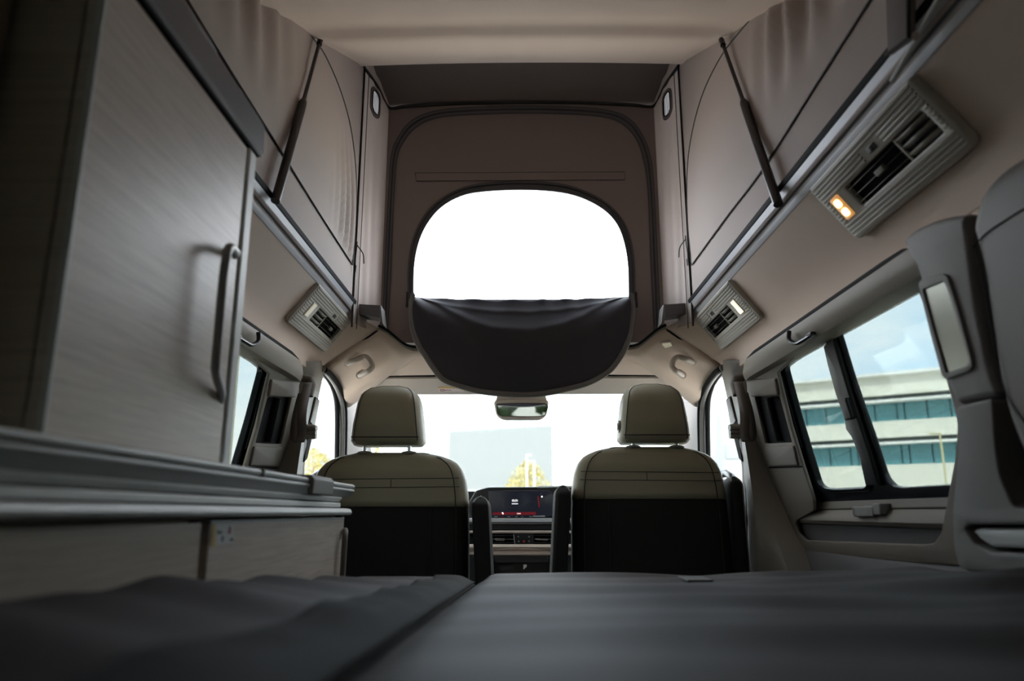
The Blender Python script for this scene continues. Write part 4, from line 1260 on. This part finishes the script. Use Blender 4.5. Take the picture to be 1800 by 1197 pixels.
# main body: profile across the van
rings = []
for x in (-0.78, -0.5, -0.3, 0.0, 0.3, 0.5, 0.78):
    rings.append([Vector((x, yy, zz)) for yy, zz in ((3.02, 0.60), (3.02, 0.93), (3.03, 0.962), (3.08, 0.972), (3.4, 0.975), (4.0, 0.955), (4.0, 0.60))])
loft('dash_body', rings, dashblack, dash)
sheet('screen_hood', DB, rp(D([(818, 892), (836, 862), (858, 856), (1010, 855), (1020, 870), (1015, 915), (830, 915)]), 0.01), [], 0.10, dashblack, dash, w0=-0.004, edge=0.006)
tube('hood_trim', [DB.p3(*q, 0.001) for q in D([(945, 856), (1010, 855)])], 0.004, alu_matt, dash, n=6)
scr = sheet('screen', DB, rp(D([(858, 863), (966, 862), (973, 868), (974, 907), (861, 909)]), 0.004), [], 0.008, screenblk, dash, w0=0.002, edge=0.001)
sc_c = D([(910, 880)])[0]
px2m = 2.95 / F * 1.03
def at(px, py, w=0.0035):
    return DB.p3(*D([(px, py)])[0], w)
text('clock_digits', '15:31', 0.0115, at(905, 880), (1, 0, 0), (0, 0, 1), whiteui, scr)
text('date_digits', '03.09.2024', 0.0055, at(905, 885.6), (1, 0, 0), (0, 0, 1), whiteui, scr)
text('menu_word', 'CLIMA', 0.0050, at(912, 902.8, 0.0042), (1, 0, 0), (0, 0, 1), whiteui, scr)
text('clock_digits', '15:31', 0.0045, at(951, 868.4), (1, 0, 0), (0, 0, 1), greymark, scr)
sheet('red_bar', DB, D([(866, 900.5), (942, 899.8), (942, 905), (866, 905)]), [], 0.001, redui, scr, w0=0.0032)
sheet('red_glow', DB, rp(D([(944.5, 872), (947, 872), (949, 892), (946.5, 892)]), 0.002), [], 0.001, redui, scr, w0=0.0032)
sheet('dot_icon', DB, [(at(952.5, 873).x + 0.003 * math.cos(k * 0.5236), at(952.5, 873).z + 0.003 * math.sin(k * 0.5236)) for k in range(12)], [], 0.001, whiteui, scr, w0=0.0035)
sheet('seat_icon', DB, D([(882, 900.8), (884, 900.5), (885.5, 903.5), (883.5, 904)]), [], 0.001, whiteui, scr, w0=0.0042)
for x0_, x1_, m_ in ((869, 874.5, greymark), (881, 886, redui), (892, 897, greymark), (906, 910, greymark), (916, 920, greymark), (930, 936, greymark)):
    sheet('touch_mark', DB, D([(x0_, 907.8), (x1_, 907.8), (x1_, 908.8), (x0_, 908.8)]), [], 0.001, m_, dash, w0=0.004)
sheet('trim_highlight', DB, D([(937, 906.5), (958, 906), (958, 908.2), (938, 908.4)]), [], 0.001, alu, dash, w0=0.004)
br = D([(834, 866), (842, 866), (842, 880), (834, 880)])
sheet('side_button', DB, rp(br, 0.002), [], 0.004, blackplast, dash, w0=0.0, edge=0.001)
bi = D([(843, 876), (849, 876), (846, 871)])
sheet('button_symbol', DB, D([(843, 873.5), (847, 873.5), (847, 872), (845.5, 870), (844, 872)]), [], 0.001, greymark, dash, w0=0.0012)
tube('screen_edge', [at(976.5, 866, 0.001), at(980, 905, 0.001), at(1000, 905, 0.001)], 0.0012, alu_matt, dash, n=5)
def xbar(name, y0px, y1px, m, w, th, edge=0.004, x0=800, x1=1035):
    return sheet(name, DB, rp(D([(x0, y0px), (x1, y0px), (x1, y1px), (x0, y1px)]), 0.002), [], th, m, dash, w0=w, edge=edge)
xbar('silver_trim', 910.5, 921, alu, 0.012, 0.05, 0.007)
xbar('black_trim', 921, 933, dashblack, -0.004, 0.05)
xbar('beige_trim', 932.5, 937.5, dashbeige, 0.004, 0.05)
xbar('vent_backing', 937.5, 957, rubber, -0.02, 0.03)
for (vx0, vx1) in ((845, 903.5), (939, 985)):
    for yy in (941.5, 948, 954):
        sheet('vent_blade', DB, D([(vx0, yy - 0.8), (vx1, yy - 0.8), (vx1, yy + 0.8), (vx0, yy + 0.8)]), [], 0.012, blackplast if yy != 948 else alu_dark, dash, w0=-0.004)
sheet('vent_tab', DB, rp(D([(869, 946), (887, 946.5), (887, 950), (871, 950)]), 0.002), [], 0.006, chrome, dash, w0=0.002, edge=0.0012)
sheet('vent_tab', DB, rp(D([(940, 946), (952, 947), (964, 947.5), (962, 950), (942, 949)]), 0.002), [], 0.006, chrome, dash, w0=0.002, edge=0.0012)
sheet('vent_divider', DB, D([(902.3, 939), (903.5, 939), (905.5, 956), (904.3, 956)]), [], 0.004, alu, dash, w0=0.002)
bp_ = sheet('button_panel', DB, rp(D([(904, 938.5), (938, 938.5), (938, 956.5), (905.5, 956.5)]), 0.002), [], 0.01, blackplast, dash, w0=0.0, edge=0.001)
def tri(cx_, cy_, r):
    return D([(cx_, cy_ - r), (cx_ + r, cy_ + r * 0.8), (cx_ - r, cy_ + r * 0.8)])
sheet('hazard_symbol', DB, tri(921, 951, 2.4), [], 0.001, redmark, bp_, w0=0.0008)
for (xx, yy) in ((911, 943), (930, 943), (912, 951.3), (930, 951)):
    sheet('button_symbol', DB, tri(xx, yy, 1.5), [], 0.001, greymark, bp_, w0=0.0008)
xbar('beige_panel', 956.8, 965.5, dashbeige, 0.020, 0.08, 0.008)
xbar('beige_lower', 965.5, 976, dashbeige, 0.002, 0.06, 0.004)
cub = rp(D([(866, 976), (968, 975), (968, 1014), (866, 1014)]), 0.03)
sheet('console_face', DB, D([(790, 968), (1045, 968), (1045, 1100), (790, 1100)]), [cub], 0.03, dashblack, dash, w0=-0.004)
sheet('cubby_back', DB, D([(850, 965), (985, 965), (985, 1030), (850, 1030)]), [], 0.01, blackplast, dash, w0=-0.065)
sheet('cubby_lid', DB, rp(D([(868, 975), (965, 975), (965, 989), (868, 989)]), 0.012), [], 0.05, dashblack, dash, w0=-0.002, edge=0.006)
sheet('cup_holder', DB, rp(D([(872, 990), (903, 990), (903, 1004), (880, 1005)]), 0.006), [], 0.02, blackplast, dash, w0=-0.03, edge=0.004)
sheet('socket_cover', DB, D([(920, 993), (926, 993), (926, 997), (920, 1002)]), [], 0.004, alu_matt, dash, w0=-0.02)
con = box('console_shelf', (-0.12, 2.80, 0.56), (0.13, 2.98, 0.645), dashbeige, dash, bevel=0.01)

# ------------------------------------------------------------------ kitchen block on the left
KX = -0.385
wt = thing('kitchen_worktop', 'grey aluminium edged kitchen worktop with folding lid rails', 'worktop', (-0.56, 1.1, 0.873))
def kprof(name, prof, y0, y1, m, bevel=0.0015):
    return prism(name, [(x, z) for x, z in prof], y0, y1, m, wt, bevel=bevel)
YK0, YK1 = 0.10, 1.66
kprof('edge_bar', [(-0.372, 0.8755), (-0.370, 0.8800), (-0.373, 0.8865), (-0.382, 0.8885), (-0.74, 0.8885), (-0.74, 0.874), (-0.376, 0.874)], YK0, YK1, alu_matt, 0.002)
kprof('shadow_gap', [(-0.392, 0.8885), (-0.392, 0.892), (-0.74, 0.892), (-0.74, 0.8885)], YK0, YK1 - 0.03, rubber, 0)
kprof('lower_strip', [(-0.389, 0.8905), (-0.389, 0.8985), (-0.391, 0.900), (-0.74, 0.900), (-0.74, 0.8915)], YK0, YK1 - 0.03, alu_matt)
kprof('shadow_gap', [(-0.397, 0.900), (-0.397, 0.9035), (-0.74, 0.9035), (-0.74, 0.900)], YK0, YK1 - 0.04, rubber, 0)
kprof('middle_strip', [(-0.395, 0.9020), (-0.389, 0.9095), (-0.390, 0.9120), (-0.74, 0.9115), (-0.74, 0.9030)], YK0, YK1 - 0.02, alu_matt)
kprof('lid_rail', [(-0.392, 0.9120), (-0.380, 0.9265), (-0.381, 0.9310), (-0.74, 0.9310), (-0.74, 0.9120)], YK0, YK1 + 0.06, railgrey)
kprof('lid_gap', [(-0.388, 0.9305), (-0.388, 0.9335), (-0.74, 0.9335), (-0.74, 0.9305)], YK0, YK1 + 0.05, rubber, 0)
kprof('glass_lid', [(-0.383, 0.9330), (-0.381, 0.9390), (-0.386, 0.9420), (-0.74, 0.9420), (-0.74, 0.9330)], YK0, YK1 + 0.07, alu_matt, 0.002)
p = P(553, 848, X=-0.38)
clipp = prism('lid_clip', [(-0.374, 0.9125), (-0.372, 0.938), (-0.378, 0.9465), (-0.42, 0.9475), (-0.42, 0.9435), (-0.384, 0.940), (-0.384, 0.9125)], p.y - 0.03, p.y + 0.115, trimgrey2, wt, bevel=0.002)
q = P(465, 833, X=-0.38)
prism('lid_joint', [(-0.3795, 0.932), (-0.3795, 0.943), (-0.72, 0.9432), (-0.72, 0.932)], q.y - 0.004, q.y + 0.004, trimgrey, wt)
# base cabinets
kb = thing('kitchen_cabinet', 'pale oak kitchen base cabinet under the worktop, its near door darker and blurred', 'cabinet', (-0.56, 0.9, 0.0))
box('carcass', (-0.74, 0.10, 0.0), (-0.402, 1.64, 0.872), oak2, kb)
gp0, gp1 = P(354, 930, X=KX).y, P(369, 930, X=KX).y
def kdoor(y0, y1, m):
    return box('door', (-0.400, y0, 0.15), (-0.385, y1, 0.8675), m, kb, bevel=0.0015)
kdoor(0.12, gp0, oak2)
dr = kdoor(gp1, 1.650, oak)
box('door_edge', (-0.3995, gp1, 0.866), (-0.3845, 1.650, 0.8695), alu, dr)
hy = 1.60
tube('door_handle', smoothline([Vector((-0.380, 1.646, 0.842)), Vector((-0.376, 1.630, 0.838)), Vector((-0.374, 1.618, 0.820)), Vector((-0.374, 1.614, 0.75)), Vector((-0.374, 1.612, 0.60))], 6), 0.006, trimgrey, dr, n=8)
box('end_panel', (-0.74, 1.640, 0.0), (-0.386, 1.658, 0.872), trimgrey, kb, bevel=0.002)
box('gap_shadow', (-0.4015, gp0, 0.15), (-0.400, gp1, 0.87), rubber, kb)
KP = Pl((-0.3848, 0, 0), (0, 1, 0), (0, 0, 1))
KP.N = Vector((1, 0, 0))
sk = tag(sheet('safety_sticker', KP, KP.px([(373, 922), (410, 921), (410, 955), (371, 958)]), [], 0.0006, labelwhite, None, w0=0.0006), 'small white and yellow safety sticker on the oak cabinet door', 'sticker')
sk['_base'] = tuple(sk.location)
sheet('yellow_band', KP, KP.px([(372, 921), (378.5, 921), (376.5, 961), (369.5, 961)]), [], 0.0006, labelyellow, sk, w0=0.0012)
sheet('green_mark', KP, KP.px([(381, 932), (390, 934), (389, 938), (381, 939)]), [], 0.0004, mat('dark green print', (0.08, 0.12, 0.11), 0.5), sk, w0=0.0012)
sheet('red_mark', KP, KP.px([(402, 925), (405, 926), (404, 938), (399, 938)]), [], 0.0004, labelred, sk, w0=0.0012)
sheet('blue_mark', KP, KP.px([(389, 942), (392, 942), (391, 952), (388, 952)]), [], 0.0004, mat('dark blue print', (0.06, 0.07, 0.12), 0.5), sk, w0=0.0012)
sheet('black_mark', KP, KP.px([(404, 947), (407, 945), (409, 951), (403, 951)]), [], 0.0004, labelblack, sk, w0=0.0012)

# tall cabinet standing on the worktop
tc_ = thing('tall_cabinet', 'tall pale oak cabinet with D handle standing on the worktop', 'cabinet', (-0.58, 0.86, 0.9425))
CX = -0.42
ya, yb = 0.645, 1.072
ztop_c = 1.432
box('carcass', (-0.74, ya, 0.9432), (CX - 0.020, yb - 0.004, 1.433), oak2, tc_)
dm = box('door', (CX - 0.018, ya, 0.947), (CX, yb - 0.036, ztop_c - 0.004), oak, tc_, bevel=0.002)
box('door_gap', (CX - 0.019, yb - 0.036, 0.947), (CX - 0.012, yb - 0.028, ztop_c - 0.004), rubber, tc_)
box('edge_post', (CX - 0.024, yb - 0.029, 0.9435), (CX + 0.002, yb, ztop_c + 0.001), alu_matt, tc_, bevel=0.004)
box('door_edge', (CX - 0.006, ya - 0.001, 0.947), (CX + 0.0008, ya + 0.0025, ztop_c - 0.004), alu_matt, dm)
hA, hB = P(398, 432, X=-0.400), P(378, 660, X=-0.400)
HX, HY = -0.400, 0.945
tube('handle', smoothline([Vector((CX - 0.004, 1.030, hA.z + 0.016)), Vector((CX + 0.008, 1.010, hA.z + 0.013)), Vector((HX - 0.004, HY + 0.022, hA.z + 0.006)), Vector((HX, HY + 0.004, hA.z - 0.010)), Vector((HX, HY, lerp(hA.z, hB.z, 0.25))), Vector((HX, HY, lerp(hA.z, hB.z, 0.55))), Vector((HX, HY + 0.001, lerp(hA.z, hB.z, 0.88))), Vector((HX - 0.003, HY + 0.012, hB.z + 0.004)), Vector((CX + 0.008, 1.000, hB.z - 0.012)), Vector((CX - 0.004, 1.028, hB.z - 0.022))], 8), 0.0062, handlegrey, tc_, n=10)
cap = thing('cabinet_top_rail', 'dark grey metal rail with black brush strip along the top of the oak cabinets', 'rail', (-0.5, 0.7, 1.436))
# dark cap band along the top
capp = [(CX + 0.004, ztop_c + 0.004), (CX + 0.008, ztop_c + 0.010), (CX + 0.006, 1.492), (CX - 0.004, 1.500), (CX - 0.022, 1.5205), (CX - 0.05, 1.522), (-0.74, 1.522), (-0.74, ztop_c + 0.004)]
prism('cap_rail', capp, 0.20, yb + 0.014, alu_dark, cap, bevel=0.003)
prism('cap_shadow', [(CX + 0.0015, ztop_c + 0.0015), (CX + 0.0015, ztop_c + 0.005), (-0.6, ztop_c + 0.005), (-0.6, ztop_c + 0.0015)], 0.20, yb + 0.006, rubber, cap)
prism('brush_strip', [(CX - 0.006, 1.503), (CX - 0.004, 1.506), (CX - 0.021, 1.5265), (CX - 0.03, 1.527), (CX - 0.05, 1.520)], 0.30, yb + 0.010, blackplast, cap, bevel=0.001)
prism('brush_strip', [(CX - 0.006, 1.503), (CX - 0.003, 1.507), (CX - 0.018, 1.533), (CX - 0.03, 1.534), (CX - 0.05, 1.520)], 0.30, P(375, 60, X=CX - 0.01).y, blackplast, cap, bevel=0.001)
# neighbouring rear cabinet, set back
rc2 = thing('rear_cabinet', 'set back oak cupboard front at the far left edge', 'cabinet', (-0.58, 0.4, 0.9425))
box('front_panel', (-0.60, 0.12, 0.9435), (-0.500, 0.628, 1.430), oak_shaded, rc2, bevel=0.003)
box('side_gap', (-0.60, 0.628, 0.9435), (-0.52, 0.642, 1.430), rubber, rc2)
o = box('trim_20', (-0.80, -0.60, 0.0), (-0.40, 0.095, 1.56), oak2)  # unseen block added to keep rear light off the left cabinets
tag(o, 'oak wardrobe wall added unseen behind the camera on the left', 'light blocker', kind='structure')
# roof fill behind cabinets
o = box('trim_19', (-0.80, -0.5, 0.0), (-0.745, 1.66, 0.90), trimdark)
tag(o, 'dark left side lining behind the kitchen', 'side lining', kind='structure')

# ------------------------------------------------------------------ bed
def bedz(x, y):
    z = 0.735 + 0.050 * (1.8 - y)
    z += 0.028 * sm(-0.12, -0.385, x) * sm(1.75, 0.7, y)
    z += 0.028 * sm(0.30, 0.69, x) * sm(1.9, 1.1, y)
    return z
def folds(x, y, seed):
    v = 0.0
    v += 0.0024 * math.sin(y * 21 + 2.2 * math.sin(x * 3.1 + seed) + seed)
    v += 0.0016 * math.sin(y * 43 + 3.0 * math.sin(x * 4.3 + 1.7 * seed) + x * 5)
    v += 0.0040 * noise.noise(Vector((x * 3.2, y * 9.0, seed)))
    return v
def cushion(label, x0, x1, y0, y1, seed, crown):
    t = thing('bed_cushion', label, 'mattress', ((x0 + x1) / 2, (y0 + y1) / 2, 0.58), group='bed cushions')
    nu, nv = 60, 90
    def top(u, v):
        x = lerp(x0, x1, u)
        y = lerp(y0, y1, v)
        ed = min(sm(0, 0.035, (x - x0)), sm(0, 0.035, (x1 - x)))
        ef = sm(0, 0.06, y1 - y)
        z = bedz(x, y) + folds(x, y, seed) * ed * (1.5 if seed > 1 else 1.0) + crown * (4 * u * (1 - u)) ** 0.6 - (1 - ed) * 0.012 - (1 - ef) ** 2 * 0.05
        return Vector((x, y, z))
    vs = [top(i / nu, j / nv) for j in range(nv + 1) for i in range(nu + 1)]
    fs = [(j * (nu + 1) + i, j * (nu + 1) + i + 1, (j + 1) * (nu + 1) + i + 1, (j + 1) * (nu + 1) + i) for j in range(nv) for i in range(nu)]
    border = [i for i in range(nu + 1)] + [j * (nu + 1) + nu for j in range(1, nv + 1)] + [nv * (nu + 1) + i for i in range(nu - 1, -1, -1)] + [j * (nu + 1) for j in range(nv - 1, 0, -1)]
    k0 = len(vs)
    for b in border:
        vs.append(Vector((vs[b].x, vs[b].y, 0.58)))
    m_ = len(border)
    for i in range(m_):
        fs.append((border[i], border[(i + 1) % m_], k0 + (i + 1) % m_, k0 + i))
    fs.append(tuple(k0 + i for i in range(m_)))
    make('cover', vs, fs, bedcloth, t, sharp=70)
    return t, top
cl, topl = cushion('dark grey bed cushion along the kitchen, left of the seam', -0.366, -0.098, -0.30, 1.72, 0.4, 0.004)
cr_, topr = cushion('wide dark grey bed cushion on the right of the seam', -0.092, 0.690, -0.30, 1.78, 2.1, 0.006)
# grey edging tape on the left cushion along the seam
def tape(u, v):
    p = topl(lerp(0.74, 0.999, u), v)
    return p + Vector((0, 0, 0.0025))
grid('edging_tape', tape, 8, 90, bedtape, cl, solid=0.002, sharp=180)
bl_ = P(1220, 1022, Z=bedz(0.35, 1.5) + 0.01)
tg = topr((bl_.x + 0.092) / 0.782, (bl_.y + 0.30) / 2.08)
box('fabric_tag', (bl_.x - 0.022, bl_.y - 0.05, tg.z - 0.002), (bl_.x + 0.022, bl_.y + 0.03, tg.z + 0.003), piping, cr_, bevel=0.001)
o = box('storage_box', (-0.38, -0.30, 0.0), (0.69, 1.66, 0.578), trimdark, bevel=0.01)
tag(o, 'dark storage box under the bed cushions', 'box')

# ------------------------------------------------------------------ outside
GZ = -0.55
asph = mat('pale concrete paving', (0.46, 0.43, 0.39), 0.9, var=0.15, vscale=0.5)
o = make('floor_ground', [(-300, -200, GZ), (300, -200, GZ), (300, 400, GZ), (-300, 400, GZ)], [(0, 1, 2, 3)], asph, flat=True)
o.name = 'ground'
tag(o, 'pale concrete car park around the van', 'ground', kind='structure')
# office building on the right
offw = mat('cream white facade', (0.80, 0.79, 0.70), 0.8, var=0.03, vscale=0.3)
offg = mat('green blue window glass', (0.11, 0.30, 0.33), 0.12, spec=0.6)
offd = mat('dark facade band', (0.07, 0.085, 0.085), 0.6)
offl = mat('white ledge', (0.86, 0.87, 0.84), 0.7)
mull_m = mat('dark mullion', (0.045, 0.10, 0.12), 0.5)
DIR = Vector((-0.824, 0.566, 0)).normalized()
NRM = Vector((-0.566, -0.824, 0)).normalized()
DD = ray(1560, 760)
base = CAM + DD * (42.0 / DD.y * 0.8)
OB = Pl((base.x, base.y, 0), DIR, (0, 0, 1))
OB.N = NRM.copy()
ob = thing('office_building', 'cream office block with bands of blue green windows outside the right window', 'building', (base.x, base.y, GZ))
def zpx(py):
    return OB.px([(1560, py)])[0][1]
zs = [zpx(v) for v in (656, 661, 694, 704, 708, 740, 769, 778, 782, 817)]
U0, U1 = -22.0, OB.px([(1335, 760)])[0][0]
def oband(name, z0, z1, m, w, th=0.6):
    return sheet(name, OB, [(U0, z0), (U1, z0), (U1, z1), (U0, z1)], [], th, m, ob, w0=w)
oband('cornice', zs[1], zs[0], offl, 0.35, 0.9)
oband('wall_band', zs[2], zs[1], offw, 0.0)
oband('dark_band', zs[3], zs[2], offd, -0.25)
oband('ledge', zs[4], zs[3], offl, 0.45, 1.0)
oband('wall_band', zs[6], zs[5], offw, 0.0)
oband('dark_band', zs[7], zs[6], offd, -0.25)
oband('ledge', zs[8], zs[7], offl, 0.45, 1.0)
oband('wall_band', GZ, zs[9], offw, 0.0)
box_pts = [OB.p3(U0, 0, -0.4), OB.p3(U1, 0, -0.4), OB.p3(U1, 0, -14), OB.p3(U0, 0, -14)]
make('core', [Vector((p.x, p.y, GZ)) for p in box_pts] + [Vector((p.x, p.y, zs[0] - 0.1)) for p in box_pts], [(0, 1, 2, 3), (4, 5, 6, 7), (0, 1, 5, 4), (1, 2, 6, 5), (2, 3, 7, 6), (3, 0, 4, 7)], offw, ob)
us = [OB.px([(q, 725)])[0][0] for q in (1448, 1480, 1517, 1556, 1596, 1636, 1648, 1690)]
pw = abs(us[2] - us[3])
seq = []
u = U0 + 0.3
k = 0
while u < U1 - 1:
    wdt = pw * (0.34 if k % 3 == 2 else 0.98)
    seq.append((u, u + wdt))
    u += wdt
    k += 1
for row, (za, zb) in enumerate(((zs[5], zs[4]), (zs[9], zs[8]))):
    for (u0, u1) in seq:
        pn = sheet('window_pane', OB, [(u0 + 0.03, za), (u1 - 0.03, za), (u1 - 0.03, zb), (u0 + 0.03, zb)], [], 0.05, offg, ob, w0=-0.18)
    sheet('mullion_grid', OB, [(U0, za), (U1, za), (U1, zb), (U0, zb)], [], 0.05, mull_m, ob, w0=-0.24)
# lamp posts
polem = mat('yellowish pole paint', (0.62, 0.58, 0.34), 0.5)
polew = mat('white pole paint', (0.30, 0.30, 0.29), 0.5)
def lamp_post(label, px, ytop, dist, m, arm, group='lamp posts'):
    d_ = ray(px, ytop)
    p_ = CAM + d_ * (dist / d_.length)
    t = thing('lamp_post', label, 'lamp post', (p_.x, p_.y, GZ), group=group)
    tube('pole', [Vector((p_.x, p_.y, GZ)), Vector((p_.x, p_.y, p_.z))], dist * 0.0012, m, t, n=8)
    a_ = Vector((arm, 0, 0)) * dist
    tube('lamp_head', [p_ - a_ * 0.15, p_ + a_], dist * 0.0020, m, t, n=8, flat=((0, 0, 1), 0.5))
    return t
lamp_post('yellowish lamp post in front of the office windows on the right', 1652, 762, 24, polem, -0.012)
lamp_post('taller pale lamp post in front of the grey hall beyond the windscreen', 926, 800, 52, polew, 0.006)
lamp_post('shorter pale lamp post beside the yellow tree beyond the windscreen', 939, 811, 58, polew, -0.006)
lamp_post('slim greenish pole outside the left sliding door window', 427, 540, 20, polem, 0.004)
# grey hall beyond the windscreen
hallm = bpy.data.materials.new('pale corrugated siding')
hallm.use_nodes = True
n_ = hallm.node_tree
b_ = n_.nodes['Principled BSDF']
tcn = n_.nodes.new('ShaderNodeTexCoord')
wv_ = n_.nodes.new('ShaderNodeTexWave')
wv_.bands_direction = 'Z'
wv_.inputs['Scale'].default_value = 1.15
rr_ = n_.nodes.new('ShaderNodeValToRGB')
rr_.color_ramp.elements[0].color = (0.098, 0.105, 0.103, 1)
rr_.color_ramp.elements[1].color = (0.113, 0.119, 0.117, 1)
n_.links.new(tcn.outputs['Object'], wv_.inputs['Vector'])
n_.links.new(wv_.outputs['Fac'], rr_.inputs['Fac'])
n_.links.new(rr_.outputs['Color'], b_.inputs['Base Color'])
b_.inputs['Roughness'].default_value = 0.8
A_ = P(789, 757, Y=95)
B_ = P(971, 747, Y=83)
ztop_h = (A_.z + B_.z) / 2
back_ = Vector((B_.x / B_.y, 1.0, 0)) * 20 - Vector((0.3, 0, 0))
pts = [Vector((A_.x, A_.y, GZ)), Vector((B_.x, B_.y, GZ)), Vector((B_.x, B_.y, GZ)) + back_, Vector((A_.x, A_.y, GZ)) + back_]
tp = [Vector((A_.x, A_.y, A_.z)), Vector((B_.x, B_.y, B_.z)), Vector((B_.x, B_.y, B_.z)) + back_, Vector((A_.x, A_.y, A_.z)) + back_]
o = make('industrial_hall', pts + tp, [(0, 1, 2, 3), (4, 5, 6, 7), (0, 1, 5, 4), (1, 2, 6, 5), (2, 3, 7, 6), (3, 0, 4, 7)], hallm, flat=True)
tag(o, 'pale grey hall with fine horizontal siding beyond the windscreen', 'building')
# pale buildings seen through the front door windows
palem = mat('pale far facade', (0.16, 0.165, 0.17), 0.8)
paleg = mat('pale far glass', (0.13, 0.15, 0.165), 0.4)
for s, nm, px0, px1, ytop in ((1, 'right', 1265, 1345, 727), (-1, 'left', 420, 584, 771)):
    fb = thing('far_building', 'pale distant building outside the ' + nm + ' front door window', 'building', P((px0 + px1) / 2, 880, Y=70))
    a_, b2 = P(px0, ytop, Y=70), P(px1, ytop, Y=70)
    box('walls', (min(a_.x, b2.x), 70, GZ), (max(a_.x, b2.x), 84, a_.z), palem, fb)
    for (f0, f1) in ((0.28, 0.40), (0.60, 0.72)):
        box('window_band', (min(a_.x, b2.x) + 0.3, 69.9, lerp(a_.z, GZ, f1)), (max(a_.x, b2.x) - 0.3, 70.0, lerp(a_.z, GZ, f0)), paleg, fb)
# trees
leafy = mat('yellow green foliage', (0.25, 0.21, 0.06), 0.7, var=0.3, vscale=1.5, trans=0.3)
leafg = mat('deep green foliage', (0.060, 0.105, 0.035), 0.7, var=0.4, vscale=1.5, trans=0.2)
bark = mat('grey brown bark', (0.16, 0.12, 0.09), 0.9)
def tree(label, base_, h, r, leaf, n, seed, group, bushy=False):
    rnd = random.Random(seed)
    t = thing('tree', label, 'tree', base_, group=group)
    B = Vector(base_)
    tube('trunk', [B, B + Vector((0.05, 0, h * 0.5)), B + Vector((0, 0, h * 0.85))], r * 0.07, bark, t, n=7, taper=lambda k: 1 - 0.6 * k)
    vs, fs = [], []
    for _ in range(n):
        while True:
            q = Vector((rnd.uniform(-1, 1), rnd.uniform(-1, 1), rnd.uniform(-1, 1)))
            if 0.25 < q.length < 1:
                break
        k = 1.0 - 0.35 * max(0, q.z)
        c = B + Vector((q.x * r * k, q.y * r * k, h * 0.5 + q.z * h * 0.5 if bushy else h - r * 1.15 + q.z * r * 1.25))
        sz = r * rnd.uniform(0.05, 0.10)
        a = Vector((rnd.gauss(0, 1), rnd.gauss(0, 1), rnd.gauss(0, 1))).normalized()
        b = a.cross(Vector((rnd.gauss(0, 1), rnd.gauss(0, 1), rnd.gauss(0, 1)))).normalized()
        i = len(vs)
        vs += [c - a * sz, c + b * sz * 0.6, c + a * sz, c - b * sz * 0.6]
        fs.append((i, i + 1, i + 2, i + 3))
    o = make('crown', vs, fs, leaf, t, flat=True)
    o['kind'] = 'stuff'
    return t
q = P(928, 812, Y=62)
tree('yellow green tree in front of the grey hall beyond the windscreen', (q.x, q.y, GZ), q.z - GZ, 2.0, leafy, 1600, 1, 'trees outside')
q = P(552, 792, Y=40)
tree('yellow green tree outside the left front door window', (q.x, q.y, GZ), q.z - GZ, 1.6, leafy, 1200, 2, 'trees outside')
q = P(655, 783, Y=52)
tree('pale tree behind the left headrest posts beyond the windscreen', (q.x, q.y, GZ), q.z - GZ, 2.2, leafy, 1200, 3, 'trees outside')
for k, (x, y, h, nm) in enumerate(((-4.4, -5.2, 5.0, 'outer left'), (-1.4, -4.6, 5.4, 'inner left'), (1.6, -4.7, 5.2, 'inner right'), (4.6, -5.3, 5.0, 'outer right'))):
    tree(nm + ' green tree of the row behind the tailgate', (x, y, GZ), h, 1.48, leafg, 6000, 10 + k, 'trees behind the van', True)

for o in bpy.data.objects:
    if '_base' in o:
        del o['_base']
